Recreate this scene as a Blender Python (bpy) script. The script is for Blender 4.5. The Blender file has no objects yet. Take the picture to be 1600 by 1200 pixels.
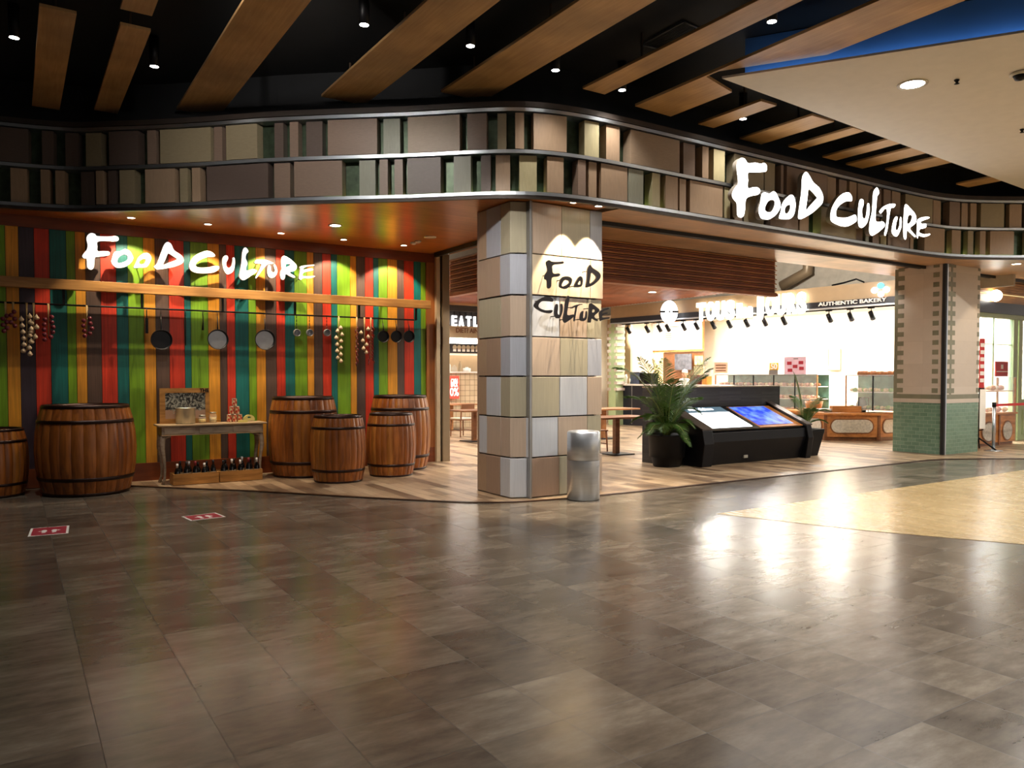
import bpy, bmesh, math, random
import numpy as np
from mathutils import Vector, Matrix
random.seed(7)
SC = bpy.context.scene
COL = SC.collection
# ------------------------------------------------------------------ camera, world, exposure
FPX, CX, CY, EYE = 1211.0, 800.0, 624.0, 1.55
TH = math.radians(57.2)
PITCH = math.atan((624-588)/FPX)
_f = np.array([math.cos(TH), math.sin(TH), 0]); RT = np.array([math.sin(TH), -math.cos(TH), 0]); _u = np.array([0, 0, 1.])
FW = _f*math.cos(PITCH)-_u*math.sin(PITCH); UP = _u*math.cos(PITCH)+_f*math.sin(PITCH)
O = np.array([0, 0, EYE])
cam = bpy.data.cameras.new('camera'); camo = bpy.data.objects.new('camera', cam); COL.objects.link(camo)
cam.sensor_fit = 'HORIZONTAL'; cam.sensor_width = 36; cam.lens = 36*FPX/1600; cam.shift_y = 24/1600; cam.clip_end = 200
m = Matrix.Identity(4)
for i in range(3):
    m[i][0] = RT[i]; m[i][1] = UP[i]; m[i][2] = -FW[i]; m[i][3] = O[i]
camo.matrix_world = m
SC.camera = camo
W = bpy.data.worlds.new('world'); SC.world = W; W.use_nodes = True
_bg = W.node_tree.nodes['Background']; _bg.inputs[0].default_value = (1.0, 0.90, 0.80, 1)
# the rest of the mall: dim on the left, brighter toward the lit concourse on the right
_tc = W.node_tree.nodes.new('ShaderNodeTexCoord'); _dt = W.node_tree.nodes.new('ShaderNodeVectorMath'); _dt.operation = 'DOT_PRODUCT'; _dt.inputs[1].default_value = (.98, -.2, 0)
_mr = W.node_tree.nodes.new('ShaderNodeMapRange'); _mr.inputs[1].default_value = .16; _mr.inputs[2].default_value = 1.0; _mr.inputs[3].default_value = .085; _mr.inputs[4].default_value = .52
W.node_tree.links.new(_tc.outputs['Generated'], _dt.inputs[0]); W.node_tree.links.new(_dt.outputs['Value'], _mr.inputs[0]); W.node_tree.links.new(_mr.outputs[0], _bg.inputs[1])
SC.view_settings.view_transform = 'Standard'; SC.view_settings.look = 'None'
SC.view_settings.exposure = 1.0; SC.view_settings.gamma = 1.0; SC.view_settings.use_curve_mapping = False
SC.cycles.use_denoising = True
SC.cycles.max_bounces = 6; SC.cycles.diffuse_bounces = 3; SC.cycles.glossy_bounces = 3; SC.cycles.transmission_bounces = 5
SC.cycles.transparent_max_bounces = 6; SC.cycles.sample_clamp_indirect = 4.0
SC.cycles.caustics_reflective = False; SC.cycles.caustics_refractive = False
# light levels (watts) used by the lamp builders further down
P_MALL, P_SOFFIT, P_COLUMN, P_HALL, P_BAKERY, P_TRACK = 75, 62, 200, 215, 80, 13

def ray(u, v): return FW+(u-CX)/FPX*RT-(v-CY)/FPX*UP
def atz(u, v, z=0.0): r = ray(u, v); return O+r*(z-EYE)/r[2]
def aty(u, v, y): r = ray(u, v); return O+r*y/r[1]
def atx(u, v, x): r = ray(u, v); return O+r*x/r[0]
BA = np.array([17.0, 10.1, 0]); BT = np.array([-0.113, 0.9936, 0]); BN = np.array([0.9936, 0.113, 0])   # bakery front line
def atb(u, v, e):   # point on the plane e metres behind the bakery front
    r = ray(u, v); k = ((BA+BN*e-O)@BN)/(r@BN); return O+r*k
def bk(s, e, z=0): p = BA+BT*s+BN*e; return (p[0], p[1], z)
def bs(u, e): p = atb(u, 588, e); return float((p-BA)@BT)

# ------------------------------------------------------------------ materials
def N(nt, t, **k):
    n = nt.nodes.new(t)
    for a, b in k.items(): setattr(n, a, b)
    return n
def base(name, rough=0.5, metal=0.0, spec=0.5):
    mt = bpy.data.materials.new(name); mt.use_nodes = True; nt = mt.node_tree; b = nt.nodes['Principled BSDF']
    b.inputs['Roughness'].default_value = rough; b.inputs['Metallic'].default_value = metal
    b.inputs['Specular IOR Level'].default_value = spec
    return mt, nt, b
def rgb(h):
    if isinstance(h, str):
        c = [int(h[i:i+2], 16)/255 for i in (0, 2, 4)]
        return tuple((x/12.92 if x <= .04045 else ((x+.055)/1.055)**2.4) for x in c)+(1,)
    return tuple(h)+(1,)
def flat(name, c, rough=0.5, metal=0.0, noise=0.12, sc=(6, 6, 6), spec=0.5, bump=0.0):
    mt, nt, b = base(name, rough, metal, spec)
    tc = N(nt, 'ShaderNodeTexCoord'); mp = N(nt, 'ShaderNodeMapping'); mp.inputs['Scale'].default_value = sc
    no = N(nt, 'ShaderNodeTexNoise'); no.inputs['Scale'].default_value = 1.0; no.inputs['Detail'].default_value = 4
    nt.links.new(tc.outputs['Object'], mp.inputs[0]); nt.links.new(mp.outputs[0], no.inputs[0])
    cr = N(nt, 'ShaderNodeValToRGB'); c = rgb(c)
    cr.color_ramp.elements[0].position = .3; cr.color_ramp.elements[1].position = .7
    cr.color_ramp.elements[0].color = tuple(x*(1-noise) for x in c[:3])+(1,)
    cr.color_ramp.elements[1].color = tuple(min(1, x*(1+noise)) for x in c[:3])+(1,)
    nt.links.new(no.outputs[0], cr.inputs[0]); nt.links.new(cr.outputs[0], b.inputs['Base Color'])
    if bump:
        bp = N(nt, 'ShaderNodeBump'); bp.inputs['Strength'].default_value = bump; bp.inputs['Distance'].default_value = .01
        nt.links.new(no.outputs[0], bp.inputs['Height']); nt.links.new(bp.outputs[0], b.inputs['Normal'])
    return mt
def wood(name, c1, c2, sc=(2, 30, 30), rough=0.45, detail=6, knots=True, bump=.05):
    mt, nt, b = base(name, rough)
    tc = N(nt, 'ShaderNodeTexCoord'); mp = N(nt, 'ShaderNodeMapping'); mp.inputs['Scale'].default_value = sc
    no = N(nt, 'ShaderNodeTexNoise'); no.inputs['Scale'].default_value = 1.0; no.inputs['Detail'].default_value = detail
    no.inputs['Distortion'].default_value = .6
    nt.links.new(tc.outputs['Object'], mp.inputs[0]); nt.links.new(mp.outputs[0], no.inputs[0])
    cr = N(nt, 'ShaderNodeValToRGB'); cr.color_ramp.elements[0].position = .32; cr.color_ramp.elements[1].position = .66
    cr.color_ramp.elements[0].color = rgb(c1); cr.color_ramp.elements[1].color = rgb(c2)
    nt.links.new(no.outputs[0], cr.inputs[0])
    out = cr.outputs[0]
    if knots:
        n2 = N(nt, 'ShaderNodeTexNoise'); n2.inputs['Scale'].default_value = 1.7; n2.inputs['Detail'].default_value = 2
        nt.links.new(tc.outputs['Object'], n2.inputs[0])
        mr = N(nt, 'ShaderNodeMapRange'); mr.inputs[1].default_value = .35; mr.inputs[2].default_value = .65; mr.inputs[3].default_value = .8; mr.inputs[4].default_value = 1.15
        nt.links.new(n2.outputs[0], mr.inputs[0])
        mx = N(nt, 'ShaderNodeMix', data_type='RGBA', blend_type='MULTIPLY'); mx.inputs[0].default_value = 1
        nt.links.new(out, mx.inputs[6]); nt.links.new(mr.outputs[0], mx.inputs[7]); out = mx.outputs[2]
    nt.links.new(out, b.inputs['Base Color'])
    if bump:
        bp = N(nt, 'ShaderNodeBump'); bp.inputs['Strength'].default_value = bump; bp.inputs['Distance'].default_value = .01
        nt.links.new(no.outputs[0], bp.inputs['Height']); nt.links.new(bp.outputs[0], b.inputs['Normal'])
    return mt
def glow(name, c, s):
    mt, nt, b = base(name, .5); c = rgb(c)
    b.inputs['Base Color'].default_value = c; b.inputs['Emission Color'].default_value = c; b.inputs['Emission Strength'].default_value = s
    return mt
def glass(name, c=(1, 1, 1), alpha=.12, rough=.03):
    mt, nt, b = base(name, rough); b.inputs['Base Color'].default_value = rgb(c); b.inputs['Alpha'].default_value = alpha
    b.inputs['Specular IOR Level'].default_value = .8
    return mt
def M1(nt, op, a, b=None, c=None):
    n = N(nt, 'ShaderNodeMath', operation=op)
    for i, x in enumerate((a, b, c)):
        if x is None: continue
        if isinstance(x, (int, float)): n.inputs[i].default_value = x
        else: nt.links.new(x, n.inputs[i])
    return n.outputs[0]
def tilemat(name, tx, ty, ox, oy, ramp, grout, g=.004, rough=.25, streak=(1.2, 9, 1), stag=0.0, axes=(0, 1), rs=.08, streakamt=.35, bump=.15, coarse=.0):
    """procedural tiles: per-tile tone from a ramp, streaky grain inside, grout lines; axes picks the two object axes"""
    mt, nt, b = base(name, rough)
    tc = N(nt, 'ShaderNodeTexCoord'); sp = N(nt, 'ShaderNodeSeparateXYZ'); nt.links.new(tc.outputs['Object'], sp.inputs[0])
    X = sp.outputs[axes[0]]; Y = sp.outputs[axes[1]]
    fx = M1(nt, 'DIVIDE', M1(nt, 'SUBTRACT', X, ox), tx); ix = M1(nt, 'FLOOR', fx)
    fy0 = M1(nt, 'DIVIDE', M1(nt, 'SUBTRACT', Y, oy), ty)
    if stag == 'rand':
        wn = N(nt, 'ShaderNodeTexWhiteNoise', noise_dimensions='1D'); nt.links.new(ix, wn.inputs['W']); fy = M1(nt, 'ADD', fy0, wn.outputs[0])
    elif stag:
        fy = M1(nt, 'ADD', fy0, M1(nt, 'MULTIPLY', M1(nt, 'FLOORED_MODULO', ix, 2.0), stag))
    else: fy = fy0
    iy = M1(nt, 'FLOOR', fy)
    cb = N(nt, 'ShaderNodeCombineXYZ'); nt.links.new(ix, cb.inputs[0]); nt.links.new(iy, cb.inputs[1])
    wn2 = N(nt, 'ShaderNodeTexWhiteNoise', noise_dimensions='3D'); nt.links.new(cb.outputs[0], wn2.inputs[0])
    r = wn2.outputs[0]
    mp = N(nt, 'ShaderNodeMapping'); mp.inputs['Scale'].default_value = streak
    nt.links.new(tc.outputs['Object'], mp.inputs[0])
    va = N(nt, 'ShaderNodeVectorMath', operation='ADD'); nt.links.new(mp.outputs[0], va.inputs[0])
    vs = N(nt, 'ShaderNodeVectorMath', operation='SCALE'); nt.links.new(wn2.outputs[1], vs.inputs[0]); vs.inputs[3].default_value = 40
    nt.links.new(vs.outputs[0], va.inputs[1])
    no = N(nt, 'ShaderNodeTexNoise'); no.inputs['Scale'].default_value = 1; no.inputs['Detail'].default_value = 8; no.inputs['Roughness'].default_value = .65
    nt.links.new(va.outputs[0], no.inputs[0])
    t = M1(nt, 'ADD', M1(nt, 'MULTIPLY', r, 1-streakamt), M1(nt, 'MULTIPLY', M1(nt, 'SUBTRACT', no.outputs[0], .5), streakamt*3.2))
    t = M1(nt, 'ADD', t, streakamt*.5)
    cr = N(nt, 'ShaderNodeValToRGB'); el = cr.color_ramp.elements
    while len(el) < len(ramp): el.new(.5)
    for i, c in enumerate(ramp): el[i].position = i/(len(ramp)-1); el[i].color = rgb(c)
    nt.links.new(t, cr.inputs[0])
    ax = M1(nt, 'SUBTRACT', .5, M1(nt, 'ABSOLUTE', M1(nt, 'SUBTRACT', M1(nt, 'FRACT', fx), .5)))
    ay = M1(nt, 'SUBTRACT', .5, M1(nt, 'ABSOLUTE', M1(nt, 'SUBTRACT', M1(nt, 'FRACT', fy), .5)))
    gm = M1(nt, 'MAXIMUM', M1(nt, 'LESS_THAN', ax, g/tx), M1(nt, 'LESS_THAN', ay, g/ty))
    mx = N(nt, 'ShaderNodeMix', data_type='RGBA'); nt.links.new(gm, mx.inputs[0]); nt.links.new(cr.outputs[0], mx.inputs[6]); mx.inputs[7].default_value = rgb(grout)
    nt.links.new(mx.outputs[2], b.inputs['Base Color'])
    rr = M1(nt, 'ADD', M1(nt, 'ADD', rough-rs/2, M1(nt, 'MULTIPLY', no.outputs[0], rs)), M1(nt, 'MULTIPLY', gm, .35))
    nt.links.new(rr, b.inputs['Roughness'])
    if bump:
        bp = N(nt, 'ShaderNodeBump'); bp.inputs['Strength'].default_value = bump; bp.inputs['Distance'].default_value = .004
        nt.links.new(M1(nt, 'SUBTRACT', M1(nt, 'MULTIPLY', no.outputs[0], .6), M1(nt, 'MULTIPLY', gm, 1.0)), bp.inputs['Height']); nt.links.new(bp.outputs[0], b.inputs['Normal'])
    return mt
MT = {}
def add(k, m): MT[k] = m; return m
add('floor', tilemat('floor_tiles', .445, .445, 1.18, 3.67, ['463e35', '544b41', '62584c', '72685b', '877c6d'], '3b342b', g=.0018, rough=.22, streak=(2.6, 7, 1), streakamt=.5, rs=.16, bump=.12))
add('hallfloor', tilemat('hall_planks', .155, .62, 0, 0, ['4a3a2c', '7d6650', 'a0876a', 'b39a7c', 'c4ae8e'], '4a3a2c', g=.0015, rough=.33, streak=(14, 1.6, 1), stag='rand', streakamt=.3, bump=.1))
add('tanfloor', tilemat('tan_tiles', .22, .66, 6.7, 6.1, ['a88f63', 'b89e70', 'c6ad80'], '7d6747', g=.002, rough=.27, streak=(10, 2, 1), stag='rand', streakamt=.3, bump=.1))
add('kerb', flat('kerb_metal', '3a2416', .4, .3))
add('soffit', wood('soffit_wood', '9a5a26', 'b87338', (1.2, 22, 8), .3, bump=.02))
add('soffit_pale', wood('soffit_pale_wood', 'a9825c', 'bd946b', (1.2, 22, 8), .35, bump=.02))
add('board', wood('ceiling_board_wood', 'b38b5a', 'c29a68', (36, 2.2, 10), .5))
add('board_edge', flat('board_edge', '3a2818', .7))
add('dark', flat('ceiling_black', '07080c', .85, noise=.3))
add('white', flat('white_paint', 'd9d2c8', .7, noise=.03))
add('blue', flat('blue_paint', '5585bb', .6, noise=.12, sc=(1.2, 1.2, 1.2)))
add('steel', flat('steel_strip', 'c3cad2', .36, 1.0, noise=.05))
add('lip', flat('dark_lip', '3d342f', .5, .3))
add('back', flat('fascia_backing', '3c4a38', .35, .5, noise=.35, sc=(12, 12, 12)))
for k, c in {'b': '8a7465', 'd': '62534c', 'o': '9a8c70', 't': 'a78d74', 'g': '8f9080', 'l': 'b3a883', 'm': 'a08a74'}.items():
    add('blk_'+k, wood('cladding_'+k, tuple(x*.88 for x in rgb(c)[:3]), rgb(c)[:3], (18, 18, 90) if k in 'bdom' else (60, 60, 8), .42, knots=False, bump=.03))
for k, c in {'green': '76a51c', 'teal': '0d6a66', 'orange': 'e09a2c', 'brown': '5c473d', 'red': 'd23a1e', 'purple': '3b2f3c'}.items():
    cc = rgb(c)[:3]
    add('s_'+k, wood('stripe_'+k, tuple(x*.74 for x in cc), tuple(min(1, x*1.08) for x in cc), (45, 20, 1.6), .5, bump=.08))
add('trim', wood('trim_wood', '6b3213', '7e3d18', (2, 20, 20), .4))
add('trimv', wood('trim_wood_vertical', '8a5022', '9c5e2a', (20, 20, 2), .4))
add('shelf', wood('shelf_wood', '9c6c38', 'c59353', (1.5, 20, 20), .45))
add('cream', flat('cream_frame', 'b5a285', .45, noise=.04))
add('frame2', flat('beige_metal_frame', '8d7b62', .4, .3, noise=.05))
add('black', flat('black_gap', '0a0a0c', .6))
add('iron', flat('black_iron', '121113', .45, .6))
add('barrelA', wood('barrel_oak_a', '7a4218', 'a76228', (22, 22, 2), .36, bump=.12))
add('barrelB', wood('barrel_oak_b', '683610', '94531f', (22, 22, 2), .36, bump=.12))
add('barrelC', wood('barrel_oak_c', '87501f', 'b4722f', (22, 22, 2), .36, bump=.12))
add('lid', wood('barrel_lid', '5e2d16', '7b4121', (2, 16, 16), .35))
add('hoop', flat('barrel_hoop', '2c1710', .35, .5, noise=.3))
for k, c in {'ct': 'bba794', 'cb': 'a08774', 'cg': 'a9acb6', 'co': 'aba38c', 'cw': 'c2c5cb', 'cy': 'c8b79c'}.items():
    cc = rgb(c)[:3]
    add(k, wood('pillar_'+k, tuple(x*.9 for x in cc), cc, (70, 70, 3), .38, knots=False, bump=.02))
add('guard', flat('pillar_guard', '9c9a98', .3, .7, noise=.04))
add('bin', flat('brushed_steel', 'c4cad2', .34, .9, noise=.05, sc=(2, 2, 60)))
add('letter_black', flat('black_letter', '120c10', .35))
add('letter_side', flat('letter_edge', '8b8379', .5))
add('letter_white', glow('lit_letter', (1.0, .97, .93), 2.6))
add('paint_white', flat('white_letter_paint', 'f4efe8', .5, noise=.02))
add('kiosk', flat('kiosk_black', '0a0a0e', .42, noise=.2, spec=.25))
add('kioskstone', tilemat('kiosk_stone', .6, .03, 0, 0, ['121113', '1c1a1c', '282526', '383435'], '0c0b0c', g=.001, rough=.6, streak=(3, 3, 30), stag='rand', axes=(0, 2), bump=.4))
add('pot', flat('black_pot', '0b0b0e', .5, noise=.25, spec=.25))
add('soil', flat('soil', '1c130d', .9, noise=.4, sc=(40, 40, 40)))
add('leaf', flat('palm_leaf', '3f6420', .45, noise=.35, sc=(9, 9, 9)))
add('leafy', flat('palm_leaf_yellow', '8a9a45', .45, noise=.3, sc=(9, 9, 9)))
add('stemg', flat('palm_stem', '6d7a3a', .5, noise=.3))
add('distress', wood('distressed_paint', '8e7c69', 'b3a28c', (5, 20, 20), .55))
add('tabletop', wood('pale_table_top', 'a58a66', 'c5ab84', (3, 25, 20), .5))
add('crate', wood('crate_pine', '9b6a2e', 'c28c48', (3, 26, 26), .5))
add('tin', flat('tin', 'b3b1a6', .42, .85, noise=.08, sc=(20, 20, 2)))
add('slat', wood('slat_wood', '96552f', 'a96239', (2, 14, 14), .45, bump=.02))
add('slatb', flat('slat_gap', '2c140b', .7))
add('plaster', flat('rough_plaster', 'b3aa9a', .9, noise=.12, sc=(5, 5, 5), bump=.8))
add('ivory', flat('ivory_wall', 'e9dcc6', .7, noise=.03))
add('signbeige', flat('sign_beige', 'ab8f6c', .5, noise=.04))
add('sageframe', flat('sage_green_paint', 'a8b98a', .45, noise=.05))
add('warmwood', wood('warm_counter_wood', 'a2632c', 'c08045', (3, 14, 14), .4))
add('teak', wood('dining_wood', '9a6234', 'b87c47', (3, 20, 20), .4))
add('darkteak', wood('dark_dining_wood', '6e4222', '865430', (3, 20, 20), .4))
add('cushion', flat('pale_cushion', 'cbbba6', .8))
add('panelgrey', flat('stone_panel', 'bdb7aa', .6, noise=.2, sc=(20, 20, 20)))
add('glass', glass('clear_glass', (.85, .95, .92), .16))
add('bottle', flat('dark_bottle_glass', '0d0f10', .12, noise=.3, spec=.8))
add('garlic', flat('garlic_skin', 'cbb595', .6, noise=.15, sc=(30, 30, 30)))
add('onion', flat('onion_skin', '6d2130', .4, noise=.3, sc=(25, 25, 25)))
add('straw', flat('straw', 'b59a68', .8, noise=.2))
add('chili', flat('dried_chili', '6b0d0c', .35, noise=.3))
add('pan', flat('pan_black', '16161a', .4, .4))
add('panin', flat('pan_steel_inside', 'a6a7aa', .35, .7))
add('redpaint', flat('red_print', 'c22a2a', .55, noise=.05))
add('darkred', flat('dark_red_sticker', '9b1f33', .5, noise=.08))
add('skin', flat('skin', 'b98a6b', .55, noise=.05))
add('cloth', flat('white_cloth', 'd6cfc5', .8, noise=.05))
add('greycloth', flat('grey_cloth', '7b7672', .8, noise=.05))
add('lamp', glow('lamp_lens', (1.0, .93, .82), 22))
add('lampwarm', glow('lamp_lens_warm', (1.0, .86, .66), 14))
add('panelglow', glow('lamp_panel', (1.0, .94, .84), 9))
add('ring', flat('lamp_ring', 'cfc6b8', .4))

# ------------------------------------------------------------------ mesh helpers
class MB:
    def __init__(s): s.bm = bmesh.new(); s.mats = []
    def mi(s, mat):
        m = MT[mat] if isinstance(mat, str) else mat
        if m not in s.mats: s.mats.append(m)
        return s.mats.index(m)
    def face(s, pts, mat):
        f = s.bm.faces.new([s.bm.verts.new(tuple(float(c) for c in p)) for p in pts]); f.material_index = s.mi(mat); return f
    def hexa(s, b, t, mat):     # bottom ring, top ring
        vb = [s.bm.verts.new(tuple(float(c) for c in p)) for p in b]; vt = [s.bm.verts.new(tuple(float(c) for c in p)) for p in t]; k = s.mi(mat); n = len(vb)
        fs = [s.bm.faces.new(vb[::-1]), s.bm.faces.new(vt)]+[s.bm.faces.new([vb[i], vb[(i+1) % n], vt[(i+1) % n], vt[i]]) for i in range(n)]
        for f in fs: f.material_index = k
        return fs
    def box(s, x0, x1, y0, y1, z0, z1, mat):
        return s.hexa([(x0, y0, z0), (x1, y0, z0), (x1, y1, z0), (x0, y1, z0)], [(x0, y0, z1), (x1, y0, z1), (x1, y1, z1), (x0, y1, z1)], mat)
    def prism(s, pts, z0, z1, mat):
        return s.hexa([(p[0], p[1], z0) for p in pts], [(p[0], p[1], z1) for p in pts], mat)
    def tube(s, pts, r, mat, n=8, cap=True):
        pts = [Vector([float(c) for c in p]) for p in pts]; k = s.mi(mat); rings = []
        for i, p in enumerate(pts):
            d = (pts[min(i+1, len(pts)-1)]-pts[max(i-1, 0)]).normalized()
            a = d.orthogonal().normalized() if i == 0 else (pa-d*pa.dot(d)).normalized()
            pa = a; b = d.cross(a); rr = r[i] if isinstance(r, (list, tuple)) else r
            rings.append([s.bm.verts.new(p+(a*math.cos(t)+b*math.sin(t))*rr) for t in [2*math.pi*j/n for j in range(n)]])
        for i in range(len(rings)-1):
            for j in range(n):
                f = s.bm.faces.new([rings[i][j], rings[i][(j+1) % n], rings[i+1][(j+1) % n], rings[i+1][j]]); f.material_index = k; f.smooth = True
        if cap:
            for rg in (rings[0][::-1], rings[-1]): f = s.bm.faces.new(rg); f.material_index = k
    def lathe(s, prof, c, mat, n=32, axis='z', smooth=True, cap=(True, True)):
        k = s.mi(mat); rings = []
        for r, z in prof:
            rg = []
            for j in range(n):
                t = 2*math.pi*j/n; a, b = r*math.cos(t), r*math.sin(t)
                p = (c[0]+a, c[1]+b, c[2]+z) if axis == 'z' else (c[0]+a, c[1]+z, c[2]+b) if axis == 'y' else (c[0]+z, c[1]+a, c[2]+b)
                rg.append(s.bm.verts.new(tuple(float(q) for q in p)))
            rings.append(rg)
        for i in range(len(rings)-1):
            for j in range(n):
                f = s.bm.faces.new([rings[i][j], rings[i][(j+1) % n], rings[i+1][(j+1) % n], rings[i+1][j]]); f.material_index = k; f.smooth = smooth
        if cap[0]: f = s.bm.faces.new(rings[0][::-1]); f.material_index = k
        if cap[1]: f = s.bm.faces.new(rings[-1]); f.material_index = k
    def ball(s, c, r, mat, n=10, sz=1.0):
        k = s.mi(mat); c = [float(q) for q in c]
        g = bmesh.ops.create_uvsphere(s.bm, u_segments=n, v_segments=max(5, n//2+1), radius=r, matrix=Matrix.Translation(c) @ Matrix.Diagonal((1, 1, sz, 1)))
        for v in g['verts']:
            for f in v.link_faces: f.material_index = k; f.smooth = True
    def build(s, name, parent=None, bevel=0.0, kind=None, label=None, cat=None, group=None, loc=None, fix=True):
        if fix: bmesh.ops.recalc_face_normals(s.bm, faces=s.bm.faces)
        me = bpy.data.meshes.new(name); s.bm.to_mesh(me); s.bm.free()
        for q in s.mats: me.materials.append(q)
        return place(name, me, parent, bevel, kind, label, cat, group, loc)
def place(name, me, parent=None, bevel=0.0, kind=None, label=None, cat=None, group=None, loc=None):
    o = bpy.data.objects.new(name, me); COL.objects.link(o)
    if loc is not None: o.location = [float(q) for q in loc]
    if parent is not None: o.parent = parent
    if bevel:
        bv = o.modifiers.new('bevel', 'BEVEL'); bv.width = bevel; bv.segments = 2; bv.limit_method = 'ANGLE'; bv.harden_normals = False
    if kind: o['kind'] = kind
    if label: o['label'] = label
    if cat: o['category'] = cat
    if group: o['group'] = group
    return o
def thing(name, label, cat, loc=(0, 0, 0), rz=0.0, group=None):
    o = bpy.data.objects.new(name, None); COL.objects.link(o); o.location = [float(q) for q in loc]; o.rotation_euler = (0, 0, rz)
    o.empty_display_size = .1
    o['label'] = label; o['category'] = cat
    if group: o['group'] = group
    return o
def copy_thing(root, loc, label, rz=None, scale=None):
    r = root.copy(); COL.objects.link(r); r.location = [float(q) for q in loc]; r['label'] = label
    if rz is not None: r.rotation_euler = (0, 0, rz)
    if scale is not None: r.scale = scale if isinstance(scale, tuple) else (scale,)*3
    for ch in list(root.children):
        c = ch.copy(); COL.objects.link(c); c.parent = r
        for g in list(ch.children):
            d = g.copy(); COL.objects.link(d); d.parent = c
    return r
def smooth_closed(pts, k=4):
    out = []; n = len(pts)
    for i in range(n):
        p0, p1, p2, p3 = [np.array(pts[(i+j) % n], float) for j in (-1, 0, 1, 2)]
        for q in range(k):
            t = q/k
            out.append(.5*((2*p1)+(-p0+p2)*t+(2*p0-5*p1+4*p2-p3)*t*t+(-p0+3*p1-3*p2+p3)*t**3))
    return out
def curve_mesh(loops, depth, bevel=0.0):
    """flat loops (outer + holes) in a local X/Y plane, given real thickness"""
    cu = bpy.data.curves.new('tmp', 'CURVE'); cu.dimensions = '2D'; cu.fill_mode = 'BOTH'; cu.extrude = depth/2; cu.bevel_depth = bevel
    for lp in loops:
        sp = cu.splines.new('POLY'); sp.points.add(len(lp)-1)
        for i, p in enumerate(lp): sp.points[i].co = (float(p[0]), float(p[1]), 0, 1)
        sp.use_cyclic_u = True
    o = bpy.data.objects.new('tmp', cu); COL.objects.link(o)
    dg = bpy.context.evaluated_depsgraph_get(); dg.update()
    me = bpy.data.meshes.new_from_object(o.evaluated_get(dg)); bpy.data.objects.remove(o); bpy.data.curves.remove(cu)
    return me
def text_mesh(body, size, depth, align='CENTER', bold=0.0):
    cu = bpy.data.curves.new('tmp', 'FONT'); cu.body = body; cu.size = size; cu.extrude = depth/2; cu.align_x = align; cu.align_y = 'CENTER'; cu.offset = bold
    o = bpy.data.objects.new('tmp', cu); COL.objects.link(o)
    dg = bpy.context.evaluated_depsgraph_get(); dg.update()
    me = bpy.data.meshes.new_from_object(o.evaluated_get(dg)); bpy.data.objects.remove(o); bpy.data.curves.remove(cu)
    return me
def stand_text(body, size, depth, origin, xdir, mat, name, parent, zdir=(0, 0, 1), width=None, bold=0.0, **kw):
    """text standing on a surface: reads along xdir, up along zdir"""
    me = text_mesh(body, size, depth, bold=bold); X = Vector([float(c) for c in xdir]).normalized(); Z = Vector([float(c) for c in zdir]).normalized(); Nn = X.cross(Z)
    xs = [v.co.x for v in me.vertices]; k = 1.0
    if width and xs: k = width/(max(xs)-min(xs))
    o3 = Vector([float(c) for c in origin])
    for v in me.vertices:
        c = v.co.copy(); v.co = o3+X*(c.x*k)+Z*c.y+Nn*c.z
    me.materials.clear(); me.materials.append(MT[mat] if isinstance(mat, str) else mat)
    return place(name, me, parent, **kw)

# ------------------------------------------------------------------ lamps
def spot(name, p, d, power, col, angle, blend=.4, r=.04, parent=None):
    l = bpy.data.lights.new(name, 'SPOT'); l.energy = power; l.color = col; l.spot_size = math.radians(angle); l.spot_blend = blend; l.shadow_soft_size = r
    o = bpy.data.objects.new(name, l); COL.objects.link(o); o.location = [float(q) for q in p]
    o.rotation_euler = Vector(d).to_track_quat('-Z', 'Y').to_euler()
    if parent: o.parent = parent
    return o
def area(name, p, d, power, col, sx, sy, parent=None):
    l = bpy.data.lights.new(name, 'AREA'); l.energy = power; l.color = col; l.shape = 'RECTANGLE'; l.size = sx; l.size_y = sy
    o = bpy.data.objects.new(name, l); COL.objects.link(o); o.location = [float(q) for q in p]
    o.rotation_euler = Vector(d).to_track_quat('-Z', 'Y').to_euler()
    if parent: o.parent = parent
    return o
def downlight(x, y, z, r, power, col, angle, label, group, lens='lamp', aim=(0, 0, -1), body=.0, blend=.5, soft=.04):
    t = thing('downlight', label, 'ceiling light', (x, y, z), group=group)
    b = MB(); b.lathe([(r*1.0, 0), (r*1.28, -.004), (r*1.3, .004), (r*1.05, .012)] if not body else [(r, 0), (r*1.2, 0), (r*1.2, body), (r*1.1, body)], (0, 0, 0), 'ring' if not body else 'iron', 20, cap=(False, True)); b.build('trim_ring' if not body else 'housing', t)
    b = MB(); b.lathe([(r, 0.0), (r, .004)], (0, 0, 0), lens, 20); b.build('lens', t)
    if power: spot('bulb', (0, 0, -.02), aim, power, col, angle, blend, soft, t)
    return t
WARM = (1.0, .80, .56); NEUT = (1.0, .945, .87)
def settle(t, loc):
    """move a thing's Empty to its base while everything it parents stays where it was built"""
    loc = Vector([float(c) for c in loc]); t.location = loc; mtx = Matrix.Translation(-loc); seen = set()
    def go(o):
        for c in o.children:
            if c.type == 'MESH':
                if c.data.name not in seen: c.data.transform(mtx); seen.add(c.data.name)
            else: c.location = c.location-loc
            go(c)
    bpy.context.view_layer.update(); go(t)

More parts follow.
